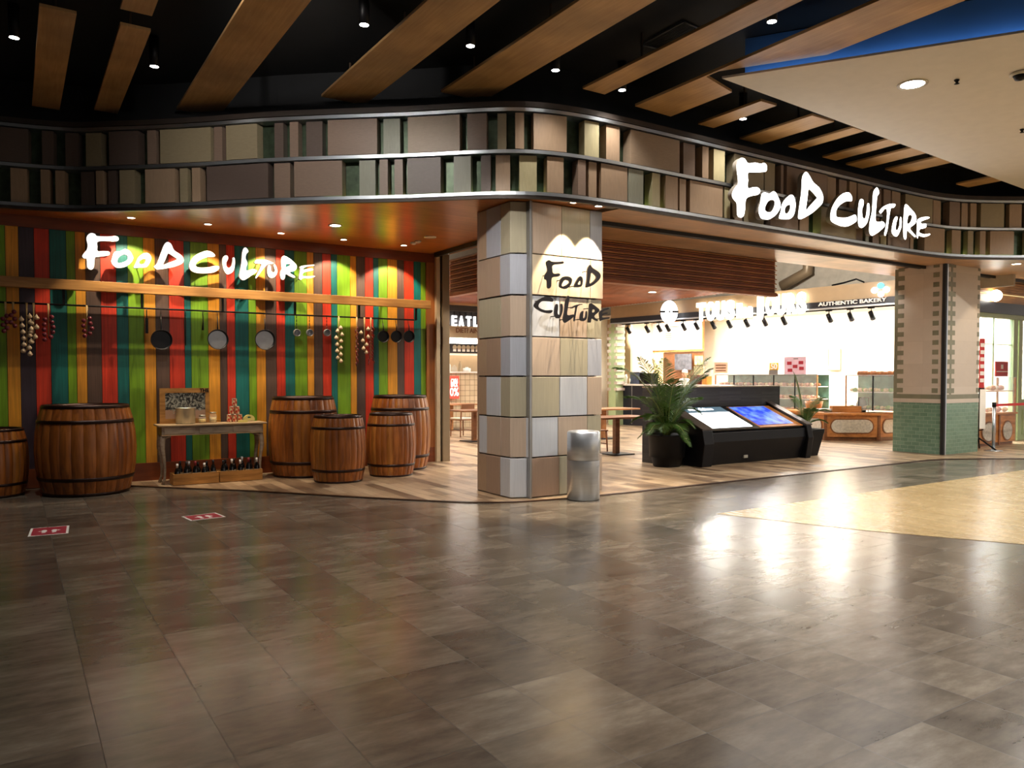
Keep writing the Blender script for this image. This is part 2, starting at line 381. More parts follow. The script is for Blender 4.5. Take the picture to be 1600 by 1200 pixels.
# ================================================================== THE SETTING
# ---- fascia path (plan), from the left end to the right end
PATH = [(-4.0, 12.3), (-2.0, 12.25), (-.8, 12.15)]+[tuple(atz(u, v, 3.78)[:2]) for u, v in [(0, 317), (60, 321), (120, 323.6), (180, 322.4), (240, 321), (320, 318), (420, 313), (520, 310), (640, 307)]]
PATH += [(4.74, 8.32), (5.10, 8.03), (5.42, 7.86), (5.8, 7.76), (6.3, 7.71), (7.2, 7.70), (9, 7.72), (11, 7.75), (12.8, 7.78), (13.9, 7.76), (14.6, 7.66), (15.2, 7.42), (15.9, 7.0), (16.8, 6.35), (17.8, 5.6), (19.5, 4.3)]
def catmull(P, k=8):
    out = []
    for i in range(len(P)-1):
        p0, p1, p2, p3 = [np.array(P[min(max(i+j, 0), len(P)-1)], float) for j in (-1, 0, 1, 2)]
        for q in range(k):
            t = q/k; out.append(.5*((2*p1)+(-p0+p2)*t+(2*p0-5*p1+4*p2-p3)*t*t+(-p0+3*p1-3*p2+p3)*t**3))
    out.append(np.array(P[-1], float)); return np.array(out)
FP = catmull(PATH)
FS = np.concatenate([[0], np.cumsum(np.linalg.norm(np.diff(FP, axis=0), axis=1))])
def fpos(s, off=0.0):      # off > 0 goes in behind the face
    p = np.array([np.interp(s, FS, FP[:, 0]), np.interp(s, FS, FP[:, 1])])
    a = np.array([np.interp(s-.06, FS, FP[:, 0]), np.interp(s-.06, FS, FP[:, 1])]); b = np.array([np.interp(s+.06, FS, FP[:, 0]), np.interp(s+.06, FS, FP[:, 1])])
    d = (b-a)/np.linalg.norm(b-a); n = np.array([-d[1], d[0]]); return p+n*off
def scr(p):
    q = np.array([p[0], p[1], 4.2])-O; return CX+FPX*(q@RT)/(q@FW)
_us = np.array([scr(p) for p in FP])
_ok = [i for i in range(len(FP)) if (FP[i]@FW[:2]) > 2]
def s_at(u):
    for i in _ok[:-1]:
        if _us[i] <= u <= _us[i+1]: return FS[i]+(FS[i+1]-FS[i])*(u-_us[i])/(_us[i+1]-_us[i])
    return None
S0, S1 = FS[0], FS[-1]
def band(mb, z0, z1, o0, o1, mat, s0=None, s1=None, step=.12):
    s0 = S0 if s0 is None else s0; s1 = S1 if s1 is None else s1; n = max(1, int((s1-s0)/step)+1); k = mb.mi(mat); pr = None
    for i in range(n+1):
        s = s0+(s1-s0)*i/n; a = fpos(s, o0); b = fpos(s, o1)
        q = [mb.bm.verts.new((a[0], a[1], z0)), mb.bm.verts.new((a[0], a[1], z1)), mb.bm.verts.new((b[0], b[1], z1)), mb.bm.verts.new((b[0], b[1], z0))]
        if pr:
            for j in range(4):
                f = mb.bm.faces.new([pr[j], q[j], q[(j+1) % 4], pr[(j+1) % 4]]); f.material_index = k
        else: f = mb.bm.faces.new(q); f.material_index = k
        pr = q
    f = mb.bm.faces.new(pr[::-1]); f.material_index = k
ZB, ZM, ZT = 3.78, 4.285, 4.79
t = thing('fascia', 'long curved two-row fascia of brown and olive cladding blocks between steel strips', 'fascia')
mb = MB(); band(mb, 3.76, 4.86, .17, .26, 'back'); mb.build('backing_panel', t)
for z, a in ((ZB, 0), (ZM, 0), (ZT, 0)):
    mb = MB(); band(mb, z-.02, z+.022, -.012, .2, 'steel'); mb.build('steel_rail', t, label='curved steel strip')
mb = MB(); band(mb, ZT+.03, ZT+.095, -.02, .3, 'lip'); mb.build('top_lip', t)
mb = MB(); band(mb, 3.72, ZB-.022, .0, .05, 'lip'); mb.build('bottom_lip', t)
def cells(o, k, y, sc, row): return [(o+a/sc, o+b/sc, c) for a, b, c in row]
UPR = [(-60, 45, 'd'), (66, 84, 'd'), (101, 120, 'd'), (132, 156, 'o'), (170, 216, 'd'), (230, 243, 'b'), (250, 329, 'o'), (333, 346, 'b'), (353, 401.6, 'o'), (427, 441, 'd'), (452, 465, 'b'), (477, 502.4, 'd'), (512, 589, 'b'), (598, 624, 'g'), (637, 718, 'm'), (730, 760, 'b'), (777, 791, 'o'), (805, 819, 't'), (834, 886, 't'), (915, 937.6, 'l'), (949, 970, 't'), (986, 1062.4, 'm'), (1071, 1089, 'b'), (1098, 1107.6, 't'), (1115.6, 1133, 'l'), (1148, 1194, 'o'), (1198, 1213.6, 'o'), (1222, 1226, 'b'), (1230, 1293, 'b'), (1296, 1309, 't'), (1314, 1326, 'b'), (1329, 1340, 't'), (1342, 1365, 'm'), (1370, 1380, 'b'), (1381, 1392, 'b'), (1394, 1407, 't'), (1415, 1457.6, 'o'), (1461, 1472.5, 't'), (1484, 1500, 'b'), (1504.5, 1514, 't'), (1517.6, 1526.7, 't'), (1532.7, 1569, 'o'), (1579, 1598, 't'), (1602, 1625, 'b'), (1632, 1680, 'o')]
LOR = [(-70, -10, 'o'), (15, 41, 't'), (63, 77, 't'), (86, 100, 't'), (124, 144, 'd'), (149, 160, 't'), (167, 180, 'd'), (186, 209, 'o'), (226, 272, 't'), (279, 291, 'o'), (298, 311, 't'), (322, 418, 'd'), (426, 451, 'b'), (459, 534, 'b'), (560, 585, 'g'), (592, 605, 'b'), (615, 628, 'b'), (636, 688, 'd'), (708, 735, 'g'), (751, 766, 'd'), (774, 797, 't'), (812, 840, 'l'), (856, 882, 't'), (904, 916, 'b'), (922, 934, 't'), (940, 981, 't'), (983, 1006, 'g'), (1020, 1032, 'l'), (1041, 1060, 't'), (1064, 1074, 't'), (1079, 1130, 't'), (1133, 1142, 'l'), (1150, 1162, 'b'), (1166, 1197, 'o'), (1205, 1248, 'b'), (1252, 1266, 't'), (1284, 1339, 'o'), (1340, 1351.5, 'b'), (1355, 1360, 'g'), (1366, 1376, 'b'), (1380, 1388.6, 'l'), (1390, 1423, 'b'), (1426, 1431, 't'), (1447, 1478, 't'), (1490.5, 1504, 't'), (1515, 1523.5, 'o'), (1533, 1541.6, 't'), (1548, 1585, 't'), (1606, 1640, 'b')]
mb = MB(); rnd = random.Random(3)
for row, z0, z1 in ((UPR, ZM+.035, ZT-.033), (LOR, ZB+.035, ZM-.033)):
    for ua, ub, c in row:
        sa, sb = s_at(ua), s_at(ub)
        if sa is None or sb is None: continue
        d = .0 if (ub-ua) > 35 else rnd.choice([.0, .015, .03])
        band(mb, z0, z1, .01+d, .16, 'blk_'+c, sa, sb, .1)
mb.build('cladding_blocks', t)
# yellow-green lit strip inside the lower row
t2 = MB(); band(t2, ZB+.024, ZB+.03, .13, .165, add('ledgreen', glow('led_strip_green', (.75, 1.0, .35), 2.4)), s_at(500), s_at(870))
t2.build('light_strip', t, label='thin yellow-green light strip behind the lower blocks'); t2 = MB(); band(t2, ZB+.024, ZB+.03, .13, .165, 'ledgreen', s_at(1010), s_at(1050)); t2.build('light_strip', t); t2 = MB(); band(t2, ZB+.024, ZB+.03, .13, .165, 'ledgreen', s_at(1252), s_at(1290)); t2.build('light_strip', t); t2 = MB(); band(t2, ZB+.024, ZB+.03, .13, .165, 'ledgreen', s_at(1478), s_at(1600))
t2.build('light_strip', t, label='thin yellow-green light strip behind the lower blocks')
settle(t, (6, 7.9, 3.72))
# dark wall over the fascia
mb = MB(); band(mb, 4.84, 5.46, .28, .45, 'dark', step=.3); mb.build('wall_upper', kind='structure')

# ---- floors
mb = MB(); mb.face([(-12, -9, 0), (34, -9, 0), (34, 30, 0), (-12, 30, 0)], 'floor'); mb.build('floor', kind='structure')
KP = [(.75, 12.62), (1.31, 12.17), (2.05, 11.37), (2.75, 10.62), (3.5, 9.66), (4.16, 8.85), (4.5, 8.48), (4.8, 8.2), (5.15, 8.0), (5.6, 7.9), (6.3, 7.84), (7.5, 7.83), (9.5, 7.84), (11.3, 7.85), (13.2, 7.86), (14.35, 7.82), (15.2, 7.47), (15.95, 7.0), (17.2, 6.0), (19.0, 4.7)]
KC = catmull(KP, 6)
mb = MB(); mb.prism([tuple(p) for p in KC]+[(33, 4.7), (33, 29), (.75, 29)], 0.001, .008, 'hallfloor'); mb.build('floor_hall', kind='structure')
mb = MB(); k = mb.mi('kerb')
for i in range(len(KC)-1):
    a, b = KC[i], KC[i+1]; d = (b-a)/np.linalg.norm(b-a); n = np.array([d[1], -d[0]])*.065
    mb.prism([tuple(a), tuple(b), tuple(b+n), tuple(a+n)], .001, .012, 'kerb')
mb.build('trim_1', kind='structure', label='dark edging strip between the mall tiles and the wooden floor')
mb = MB(); mb.prism([tuple(atz(1120, 803)[:2]), tuple(atz(1350, 829)[:2]), tuple(atz(1600, 851)[:2]), (10.5, -1), (33, -1), (33, 6.15), (14, 6.15)], .0008, .003, 'tanfloor'); mb.build('floor_tan', kind='structure')

mb = MB(); mb.box(-7.2, -7, -9, 13, 0, 5.45, 'lip'); mb.build('wall_light_block_left', kind='structure')  # unseen dark wall added to keep ambient light off the left side
# ---- soffit over the entrance
q = [tuple(fpos(s, .04)) for s in np.arange(S0, S1, .25)]
mb = MB()
sof = [p for p in q if p[0] < 6.6]+[(6.6, 8.56), (6.34, 8.56), (6.34, 12.62), (-4, 12.62)]
mb.prism(sof[::-1], 3.745, 3.80, 'soffit'); mb.build('ceiling_soffit', kind='structure')
mb = MB(); sof = [(6.6, 8.56)]+[p for p in q if p[0] >= 6.6]+[(24, 4.3), (24, 8.56)]
mb.prism(sof, 3.745, 3.80, 'soffit_pale'); mb.build('ceiling_soffit.001', kind='structure')
mb = MB(); mb.box(6.72, 24, 8.56, 8.60, 3.69, 3.80, 'black'); mb.box(6.72, 24, 8.60, 8.66, 3.72, 3.80, 'steel'); mb.box(6.72, 24, 8.66, 8.70, 3.70, 3.80, 'black'); mb.build('trim_2', kind='structure', label='shutter track in the soffit over the wide entrance')
mb = MB(); mb.box(6.34, 6.40, 9.0, 12.40, 3.67, 3.80, 'black'); mb.build('trim_3', kind='structure', label='shutter track over the narrow entrance')
# inner ceilings
mb = MB(); mb.box(6.72, 12.32, 8.70, 9.76, 3.76, 3.82, 'soffit_pale'); mb.box(6.40, 6.72, 9.0, 14, 3.76, 3.82, 'soffit_pale'); mb.box(12.32, 24, 8.70, 9.86, 3.76, 3.82, 'soffit_pale'); mb.build('ceiling_entrance', kind='structure')
mb = MB(); mb.box(7.2, 12.3, 9.86, 22, 3.76, 3.82, 'soffit_pale'); mb.box(6.4, 7.2, 14, 22, 3.76, 3.82, 'soffit_pale'); mb.box(12.3, 15.9, 13.6, 22, 3.76, 3.82, 'soffit_pale')
for i in range(60):
    y = 13.7+i*.135
    mb.box(7.3, 15.85, y, y+.05, 3.735, 3.76, 'slat')
mb.build('ceiling_hall', kind='structure')
mb = MB(); mb.box(-4, 24, 8.3, 9.8, 5.9, 5.95, 'dark'); mb.box(12.3, 24, 9.8, 24, 5.9, 5.95, 'plaster'); mb.build('ceiling_void', kind='structure')
# black mall ceiling, white dropped ceiling with a blue side
mb = MB(); mb.prism([(-12, -9), (34, -9), (34, 8.6), (6, 8.6), (0, 13.2), (-12, 13.2)], 5.45, 5.5, 'dark'); mb.build('ceiling', kind='structure')
mb = MB(); pc = atz(1128, 122, 4.98)[:2]; pa = atz(1600, 50, 4.98)[:2]; pb = atz(1600, 295, 4.98)[:2]
d1 = (pa-pc)/np.linalg.norm(pa-pc); d2 = (pb-pc)/np.linalg.norm(pb-pc)
pi_ = pc+d1*.16+d2*.16; P4 = [tuple(pi_), tuple(pi_+d1*8.8), tuple(pc+d1*8.9+d2*20), tuple(pi_+d2*23.8)]; P4_ = [tuple(pc), tuple(pc+d1*9), tuple(pc+d1*9+d2*20), tuple(pc+d2*24)]
mb.prism(P4, 5.0, 5.44, 'blue'); mb.prism([tuple(pc), tuple(pc+d1*9), tuple(pc+d1*9+d2*20), tuple(pc+d2*24)], 4.975, 5.0, 'white')
mb.build('ceiling_dropped', kind='structure')
mb = MB(); a_, b_ = pc+d1*.2+d2*.05, pc+d1*8.8+d2*.05; mb.prism([tuple(a_), tuple(b_), tuple(b_+d2*.05), tuple(a_+d2*.05)], 5.002, 5.012, add('blueled', glow('blue_led', (.40, .64, 1.0), 1.9)))
mb.build('cove_light_strip', label='hidden blue cove light strip on the edge of the white dropped ceiling', cat='light strip')
# walls that close the hall
mb = MB(); mb.box(-4, 6.55, 12.62, 12.75, 0, 5.45, 'ivory'); mb.build('wall_left_core', kind='structure')
mb = MB(); mb.box(6.40, 6.55, 12.75, 22, 0, 3.82, 'ivory'); mb.build('wall_hall_left', kind='structure')
mb = MB(); mb.box(6.4, 24, 22, 22.15, 0, 5.9, 'ivory'); mb.build('wall_hall_back', kind='structure')

# ---- striped plank wall
edges = [-400, -330, -270, -200, -140, -80, -30, 11.3, 32, 56, 80, 106, 120, 136, 159, 183.5, 201.5, 226, 244, 265, 289, 299, 326, 344, 355, 368, 389, 401, 415.5, 432.5, 446, 461, 480.5, 491, 504.5, 518, 527.5, 548, 557.5, 571, 584, 592, 606, 621, 632, 647, 658, 665.5]
cols = ['teal', 'green', 'orange', 'brown', 'red', 'teal', 'green', 'orange', 'purple', 'red', 'teal', 'green', 'orange', 'brown', 'red', 'teal', 'green', 'orange', 'brown', 'red', 'teal', 'green', 'orange', 'brown', 'red', 'teal', 'green', 'orange', 'brown', 'red', 'teal', 'green', 'orange', 'brown', 'red', 'teal', 'green', 'orange', 'brown', 'red', 'teal', 'green', 'orange', 'brown', 'red', 'teal', 'green']
mb = MB(); YW = 12.55
xs = []
for e in edges:
    if e < -30: xs.append(-4.0+(e+400)/370*3.6)
    else: xs.append(float(aty(e, 560, YW)[0]))
mb.box(-4, 6.55, YW+.02, 12.62, 0, 3.75, 'black')
for i, c in enumerate(cols): mb.box(xs[i]+.003, xs[i+1]-.003, YW+random.choice([0, .002, .004]), YW+.03, .26, 3.60, 's_'+c)
mb.build('wall_stripes', kind='structure')
xe = float(aty(665.5, 560, YW)[0]); xw = float(aty(678, 560, YW)[0])
mb = MB(); mb.box(-4, xw, YW-.03, YW+.03, 3.585, 3.75, 'trim'); mb.build('trim_4', kind='structure', label='brown board along the top of the striped wall')
mb = MB(); mb.box(-4, xw, YW-.03, YW+.03, 0.008, .27, 'trim'); mb.build('baseboard_left', kind='structure')
mb = MB(); mb.box(xe, xw, YW-.035, YW+.03, .27, 3.585, 'trimv'); mb.build('trim_5', kind='structure', label='orange-brown upright board at the right end of the striped wall')
x1 = float(aty(688.3, 560, YW-.1)[0]); x2 = float(aty(691, 560, YW-.1)[0]); x3 = float(aty(702, 560, YW-.1)[0])
mb = MB(); mb.box(xw, x1, YW-.1, YW+.2, .008, 3.745, 'cream'); mb.build('trim_6', kind='structure', bevel=.008, label='cream upright jamb beside the striped wall')
mb = MB(); mb.box(x1, x2, YW-.05, YW+.2, .008, 3.745, 'black'); mb.build('trim_7', kind='structure', label='black shutter groove in the jamb')
mb = MB(); mb.box(x2, x3, YW-.12, YW+.25, .008, 3.745, 'frame2'); mb.build('trim_8', kind='structure', bevel=.006, label='beige metal guide post of the shutter')

# ---- plank shelf and hanging rod on the striped wall
t = thing('display_rail', 'long light wooden ledge on the striped wall with a thin black rod below', 'wall rail')
mb = MB(); mb.box(-4, float(aty(671, 475, 12.3)[0]), 12.24, 12.34, 2.735, 2.875, 'shelf'); mb.build('ledge', t, bevel=.006)
for xx in (-3, -.6, 1.4, 3.4, 5.4): mb = MB(); mb.box(xx-.02, xx+.02, 12.34, YW+.004, 2.78, 2.83, 'iron'); mb.build('wall_mount', t)
mb = MB(); mb.tube([(-4, 12.3, 2.53), (float(aty(650, 500, 12.3)[0]), 12.3, 2.53)], .013, 'iron'); mb.build('rod', t)
for u in (-80, 100, 222, 348, 461, 561, 650):
    x = float(aty(u, 490, 12.3)[0]) if u > 0 else -2.0
    mb = MB(); mb.box(x-.016, x+.016, 12.285, 12.315, 2.53, 2.735, 'iron'); mb.build('bracket', t)
settle(t, (1, 12.4, 2.8))

# ---- soffit lamps over the striped wall and the pillar
for i, (u, v, w) in enumerate([(205, 341, 1), (325, 351, 1), (439, 365, 1), (537, 375, 1), (631, 384, 1), (524, 353, 0), (672, 371, 0), (1588, 413, 0)]):
    p = atz(u, v, 3.735)
    nm = ['over the letter F of the wall sign, leftmost by the wall', 'over the letter C of the wall sign', 'over the end of the wall sign', 'over the three small ladles, fourth along the wall', 'over the small pans, rightmost of the wall row', 'wide one in the middle, farther out from the wall', 'unlit wide one near the doorway corner', 'over the far right side of the entrance'][i]
    downlight(p[0], p[1], 3.738, .045 if w else .075, P_SOFFIT if w else (22 if i != 6 else 0), WARM, 92 if w else 95, 'recessed soffit lamp '+nm, 'soffit lamps', 'lampwarm' if i != 6 else 'ring', aim=(0, .42, -1) if w else (0, 0, -1), blend=.3, soft=.015)
for i, x in enumerate((5.98, 6.38)):
    downlight(x, 7.84, 3.738, .045, P_COLUMN, WARM, 62, 'round recessed lamp shining down the pillar sign, '+('left' if i == 0 else 'right')+' of the pair', 'pillar lamps', 'lampwarm', aim=(0, .06, -1), blend=.25, soft=.012)
for i, (u, v) in enumerate([(653, 377), (646, 379.5)]):
    p = atz(u, v, 3.735); mb = MB(); mb.lathe([(.0, -.03), (.03, -.03), (.05, -.01), (.055, .008)], p, 'ring', 16)
    mb.build('smoke_detector', label='small round detector on the wooden soffit, '+('nearer' if i == 0 else 'closer to the striped wall')+' one of two', cat='detector')

# ---- mall ceiling boards
BRD = [('A', .27, .58, 8.68, 11.9, 'short wooden ceiling board, leftmost, hanging over the left end of the fascia'), ('B', .96, 1.24, 8.70, 11.65, 'narrow wooden ceiling board second from the left'), ('B2', .92, 1.2, 4.0, 8.33, 'wooden ceiling board cut by the top of the picture above the second board'), ('A2', .27, .58, 4.0, 8.3, 'wooden ceiling board whose end just shows above the leftmost board'),
       ('C', 1.87, 2.4, 3.0, 11.05, 'wide long wooden ceiling board ending over the middle of the left fascia'), ('D', 3.31, 3.88, 2.5, 9.55, 'wide wooden ceiling board with pale scrapes, left of the bright spot lamp'), ('E', 4.5, 5.1, 1.5, 8.6, 'wide wooden ceiling board ending above the pillar corner'), ('F', 5.9, 6.25, 1.5, 7.57, 'long narrow wooden ceiling board right of the pillar'),
       ('H', 8.07, 8.38, 6.67, 7.75, 'short wooden ceiling board beside the small bright spot, first past the white ceiling corner'), ('I', 9.09, 9.57, 6.66, 7.9, 'broad short wooden ceiling board above the letters of the lit sign'), ('J', 10.02, 10.3, 6.67, 7.76, 'thin short wooden ceiling board between two broader ones'), ('K', 10.95, 11.3, 6.66, 7.83, 'short wooden ceiling board fourth along the white ceiling edge'),
       ('L', 11.66, 12.12, 6.67, 7.89, 'broad short wooden ceiling board fifth along the white ceiling edge'), ('M', 12.5, 13.0, 6.71, 7.72, 'broad short wooden ceiling board sixth along the white ceiling edge'), ('N', 14.54, 14.97, 6.71, 7.6, 'last small wooden ceiling board at the far right'), ('O', 8.3, 8.75, -1.0, 3.2, 'wooden ceiling board in the top right corner in front of the blue recess')]
for n, xa, xb, ya, yb, lab in BRD:
    mb = MB(); mb.box(xa, xb, ya, yb, 5.052, 5.085, 'board'); mb.box(xa+.03, xb-.03, ya+.03, yb-.03, 5.085, 5.2, 'board_edge') if False else None
    for yy in np.arange(ya+.4, yb-.2, 1.6): mb.box((xa+xb)/2-.01, (xa+xb)/2+.01, yy-.01, yy+.01, 5.08, 5.45, 'board_edge')
    mb.build('ceiling_board', label=lab, cat='ceiling board', group='wooden boards under the black ceiling', bevel=.004)
def edge_y(x, off=.0):      # y of the blue side at a given x, off metres nearer the camera
    k = (x-pc[0])/d1[0]; return pc[1]+d1[1]*k-off
mb = MB(); xa, xb = 6.85, 7.52
xm = pc[0]-.04
mb.prism([(xa, -1.5), (xb, -1.5), (xb, edge_y(xb, .03)), (xm, edge_y(xm)-.05), (xm, 6.48), (xb, 6.66), (xb, 7.72), (xa, 7.68)], 5.052, 5.085, 'board')
mb.build('ceiling_board', label='long wide wooden ceiling board notched around the corner of the white ceiling', cat='ceiling board', group='wooden boards under the black ceiling')
# ---- mall downlights
for i, (u, v, lab) in enumerate([(22, 59, 'far left corner spot lamp on the black ceiling'), (241, 104, 'spot lamp between the second and third boards'), (569, 39, 'spot lamp between the third and fourth boards'), (735, 72, 'bright spot lamp between the fourth and fifth boards'), (868, 110, 'bright spot lamp over the pillar, right of the fifth board'), (972, 141, 'spot lamp at the tip of the long narrow board'), (1206, 34, 'spot lamp near the top edge, before the blue recess'), (1161, 186, 'spot lamp at the side of the first short board')]):
    p = atz(u, v, 5.1); downlight(p[0], p[1], 5.1, .045, P_MALL*(.6 if 2 <= i <= 5 or i == 7 else 1.1), NEUT, 114 if 2 <= i <= 5 or i == 7 else 95, lab, 'mall spot lamps', 'lamp', body=.34, blend=1.0)
for i, (x, y) in enumerate([(3.6, 5.0), (5.3, 4.2), (.5, 2.5), (3.0, 1.5), (6.5, 1.2), (9.5, .5), (1.5, -1.5), (5, -1.5)]):  # out-of-view spots added to light the open floor
    downlight(x, y, 5.1, .045, P_MALL*1.6, NEUT, 100, 'unseen spot lamp added on the black mall ceiling over the open floor', 'added mall spot lamps over the open floor', 'lamp', body=.34)
p = atz(1426, 132, 4.97); downlight(p[0], p[1], 4.968, .13, 240, NEUT, 150, 'large round lamp recessed in the white dropped ceiling', 'white ceiling lamps', 'lamp')
for i, (x, y) in enumerate([(12.6, 5.0), (16, 4.6), (13.0, 1.6), (18.5, 3)]):
    downlight(x, y, 4.968, .13, 220, NEUT, 150, 'large round lamp recessed in the white ceiling farther along', 'white ceiling lamps beyond', 'lamp')
p = atz(1594, 114, 4.97); mb = MB(); mb.lathe([(0, -.09), (.05, -.075), (.07, -.035), (.07, 0)], p, 'iron', 18); mb.lathe([(.075, -.03), (.1, -.028), (.1, 0)], p, 'ring', 18, cap=(False, True)); mb.build('security_camera', label='dark dome camera on the white ceiling at the right edge', cat='camera')
for u, v, l in ((1495, 125, 'small sprinkler on the white ceiling right of the big lamp'), (1597, 202, 'small sprinkler on the white ceiling near the right edge')):
    p = atz(u, v, 4.97); mb = MB(); mb.lathe([(.012, -.05), (.03, -.045), (.012, -.03), (.03, -.004), (.03, 0)], p, 'iron', 12); mb.build('sprinkler', label=l, cat='sprinkler')
# ceiling grille
t = thing('ceiling_vent', 'square grille set in the black ceiling above the long narrow board', 'ceiling vent'); q4 = [atz(u, v, 5.44)[:2] for u, v in ((1002, 68), (1040, 78), (1098, 46), (1068, 32))]
mb = MB()
for i in range(4): a, b = q4[i], q4[(i+1) % 4]; mb.tube([(a[0], a[1], 5.43), (b[0], b[1], 5.43)], .012, add('ventgrey', flat('vent_grey', '2a2c33', .5)), 6)
mb.build('frame', t); mb = MB()
for k in range(1, 12): a = q4[0]+(q4[1]-q4[0])*k/12; b = q4[3]+(q4[2]-q4[3])*k/12; mb.tube([(a[0], a[1], 5.435), (b[0], b[1], 5.435)], .005, 'ventgrey', 4)
mb.build('grille', t); settle(t, (*q4[0], 5.44))
# ================================================================== CLAD PILLAR
t = thing('clad_pillar', 'square pillar clad in tan, olive and grey wooden tiles carrying the black sign', 'pillar')
mb = MB(); mb.box(5.36, 6.60, 8.20, 9.0, .008, 3.745, 'black'); mb.build('core', t)
ROWZ = [.012]+[float(aty(823, v, 8.13)[2]) for v in (715, 652, 588, 526, 461, 396.5)]+[3.742]
def xr(u): return float(aty(u, 600, 8.08)[0])
ROWS = [  # left edge piece, left face, corner piece(s), right face cells (u0, u1, mat); out = how far the row stands out
    dict(e='ct', l='cb', c='cw', r=[(827, 873.5, 'cb'), (873.5, 918, 'co'), (918, 945, 'ct')], o=.012),
    dict(e='cw', l='ct', c='ct', r=[(825, 872, 'cw'), (872.5, 918, 'ct'), (918, 944, 'co')], o=0),
    dict(e='ct', l='cw', c='co', r=[(829, 874, 'co'), (874.5, 917, 'cw'), (917.5, 945, 'ct')], o=.006),
    dict(e='ct', l='cb', c='cg', r=[(829, 875, 'ct'), (875, 918, 'co'), (918, 944, 'cg')], o=.004),
    dict(e='co', l='co', c='ct', r=[(827, 874, 'cw'), (874.5, 917, 'ct'), (917, 944, 'co')], o=.0),
    dict(e='cb', l='cb', c='cg', r=[(828, 921, 'cy'), (921.5, 948, 'ct')], o=.014),
    dict(e='ct', l='cg', c='co', r=[(829, 877, 'ct'), (877, 921, 'co'), (921, 945, 'cg')], o=.004)]
for i, R_ in enumerate(ROWS):
    z0, z1 = ROWZ[i]+.008, ROWZ[i+1]-.008; o = R_['o']; mb = MB(); xl = 5.265-o; yf = 8.08-o
    mb.box(xl+.01, 5.33, 8.80, 9.0, z0, z1, 'blk_t' if R_['e'] == 'ct' else R_['e'])
    mb.box(xl, 5.33, 8.44, 8.785, z0, z1, R_['l'])
    mb.prism([(xl, 8.43), (xl, 8.21-o), (5.45, 8.125-o), (5.45, 8.43)], z0, z1, R_['c'])
    mb.build('tile_row', t, bevel=.004)
    mb = MB()
    for a, b, c in R_['r']: mb.box(xr(a)+.003, (xr(b) if b < 944 else 6.63+o)-.003, yf, 8.17, z0, z1, c)
    mb.build('tile_row', t, bevel=.004)
mb = MB(); mb.box(5.452, 5.492, 8.055, 8.18, .01, 3.742, 'guard'); mb.box(5.458, 5.466, 8.05, 8.06, .01, 3.742, 'steel'); mb.build('corner_guard', t, label='grey metal strip on the pillar corner')
mb = MB(); mb.box(6.60, 6.63, 8.19, 9.0, .01, 3.742, 'ct'); mb.box(5.27, 6.63, 9.0, 9.04, .01, 3.742, 'cb'); mb.build('back_cladding', t)
settle(t, (5.95, 8.5, 0))

# ================================================================== BRUSH LETTER SIGNS
L1 = (120, 350, 8.0); L2 = (290, 360, 7.619); R1 = (1140, 240, 10.0); R2 = (1290, 280, 9.41); C1 = (820, 395, 8.571)
LEFT = [('F', L1, [[(135,140),(180,112),(230,125),(255,150),(400,155),(485,148),(522,180),(495,215),(345,212),(260,225),(258,280),(262,340),(330,338),(400,345),(412,375),(385,395),(270,410),(225,425),(215,530),(190,568),(155,565),(130,530),(125,440),(90,430),(68,400),(100,350),(125,320),(135,260),(120,190)]]),
 ('O', L1, [[(440,430),(470,350),(540,340),(600,312),(660,335),(700,400),(700,450),(660,500),(590,540),(500,545),(450,510),(432,470)], [(505,460),(530,410),(590,380),(635,400),(630,450),(570,480),(520,488)]]),
 ('O', L1, [[(712,540),(740,480),(775,410),(840,365),(900,370),(930,420),(915,480),(870,540),(790,545),(730,550)], [(778,480),(800,450),(845,435),(862,450),(845,490),(800,505)]]),
 ('D', L1, [[(965,530),(1010,480),(1080,280),(1130,225),(1180,250),(1220,330),(1300,385),(1335,440),(1320,490),(1230,530),(1100,558),(1010,568),(985,555)], [(1080,508),(1105,450),(1130,390),(1148,370),(1200,400),(1250,435),(1240,450),(1160,480)]]),
 ('C', L2, [[(45,400),(100,310),(200,255),(280,245),(340,280),(345,310),(250,320),(160,360),(120,410),(150,440),(260,440),(330,425),(390,425),(398,455),(350,495),(250,510),(130,505),(60,470)]]),
 ('U', L2, [[(440,400),(445,330),(470,298),(500,305),(505,340),(485,380),(490,430),(520,445),(548,420),(560,360),(560,325),(585,330),(588,400),(570,480),(530,515),(490,520),(455,470)]]),
 ('L', L2, [[(665,360),(672,270),(690,215),(720,205),(750,250),(725,280),(715,330),(735,390),(718,450),(730,480),(800,458),(852,485),(780,540),(700,590),(660,580),(640,540),(650,480)]]),
 ('T', L2, [[(820,380),(845,350),(900,350),(960,352),(1040,385),(1045,395),(980,402),(930,450),(850,560),(830,562),(860,500),(890,440),(900,400),(840,395)]]),
 ('U', L2, [[(975,440),(990,412),(1012,425),(1018,480),(1045,500),(1065,480),(1050,430),(1058,402),(1085,440),(1090,510),(1050,560),(1000,560),(975,520)]]),
 ('R', L2, [[(1140,400),(1150,320),(1185,305),(1250,345),(1310,400),(1325,440),(1300,480),(1240,500),(1300,545),(1295,565),(1240,545),(1190,520),(1180,570),(1155,588),(1130,560),(1128,500),(1145,460)], [(1190,430),(1200,400),(1240,400),(1245,415),(1195,440)]]),
 ('E', L2, [[(1365,430),(1420,415),(1520,408),(1525,420),(1440,435),(1400,455),(1410,465),(1490,450),(1520,465),(1500,480),(1410,500),(1395,540),(1450,545),(1530,540),(1538,550),(1480,570),(1395,570),(1375,588),(1352,570),(1362,500),(1370,460)]])]
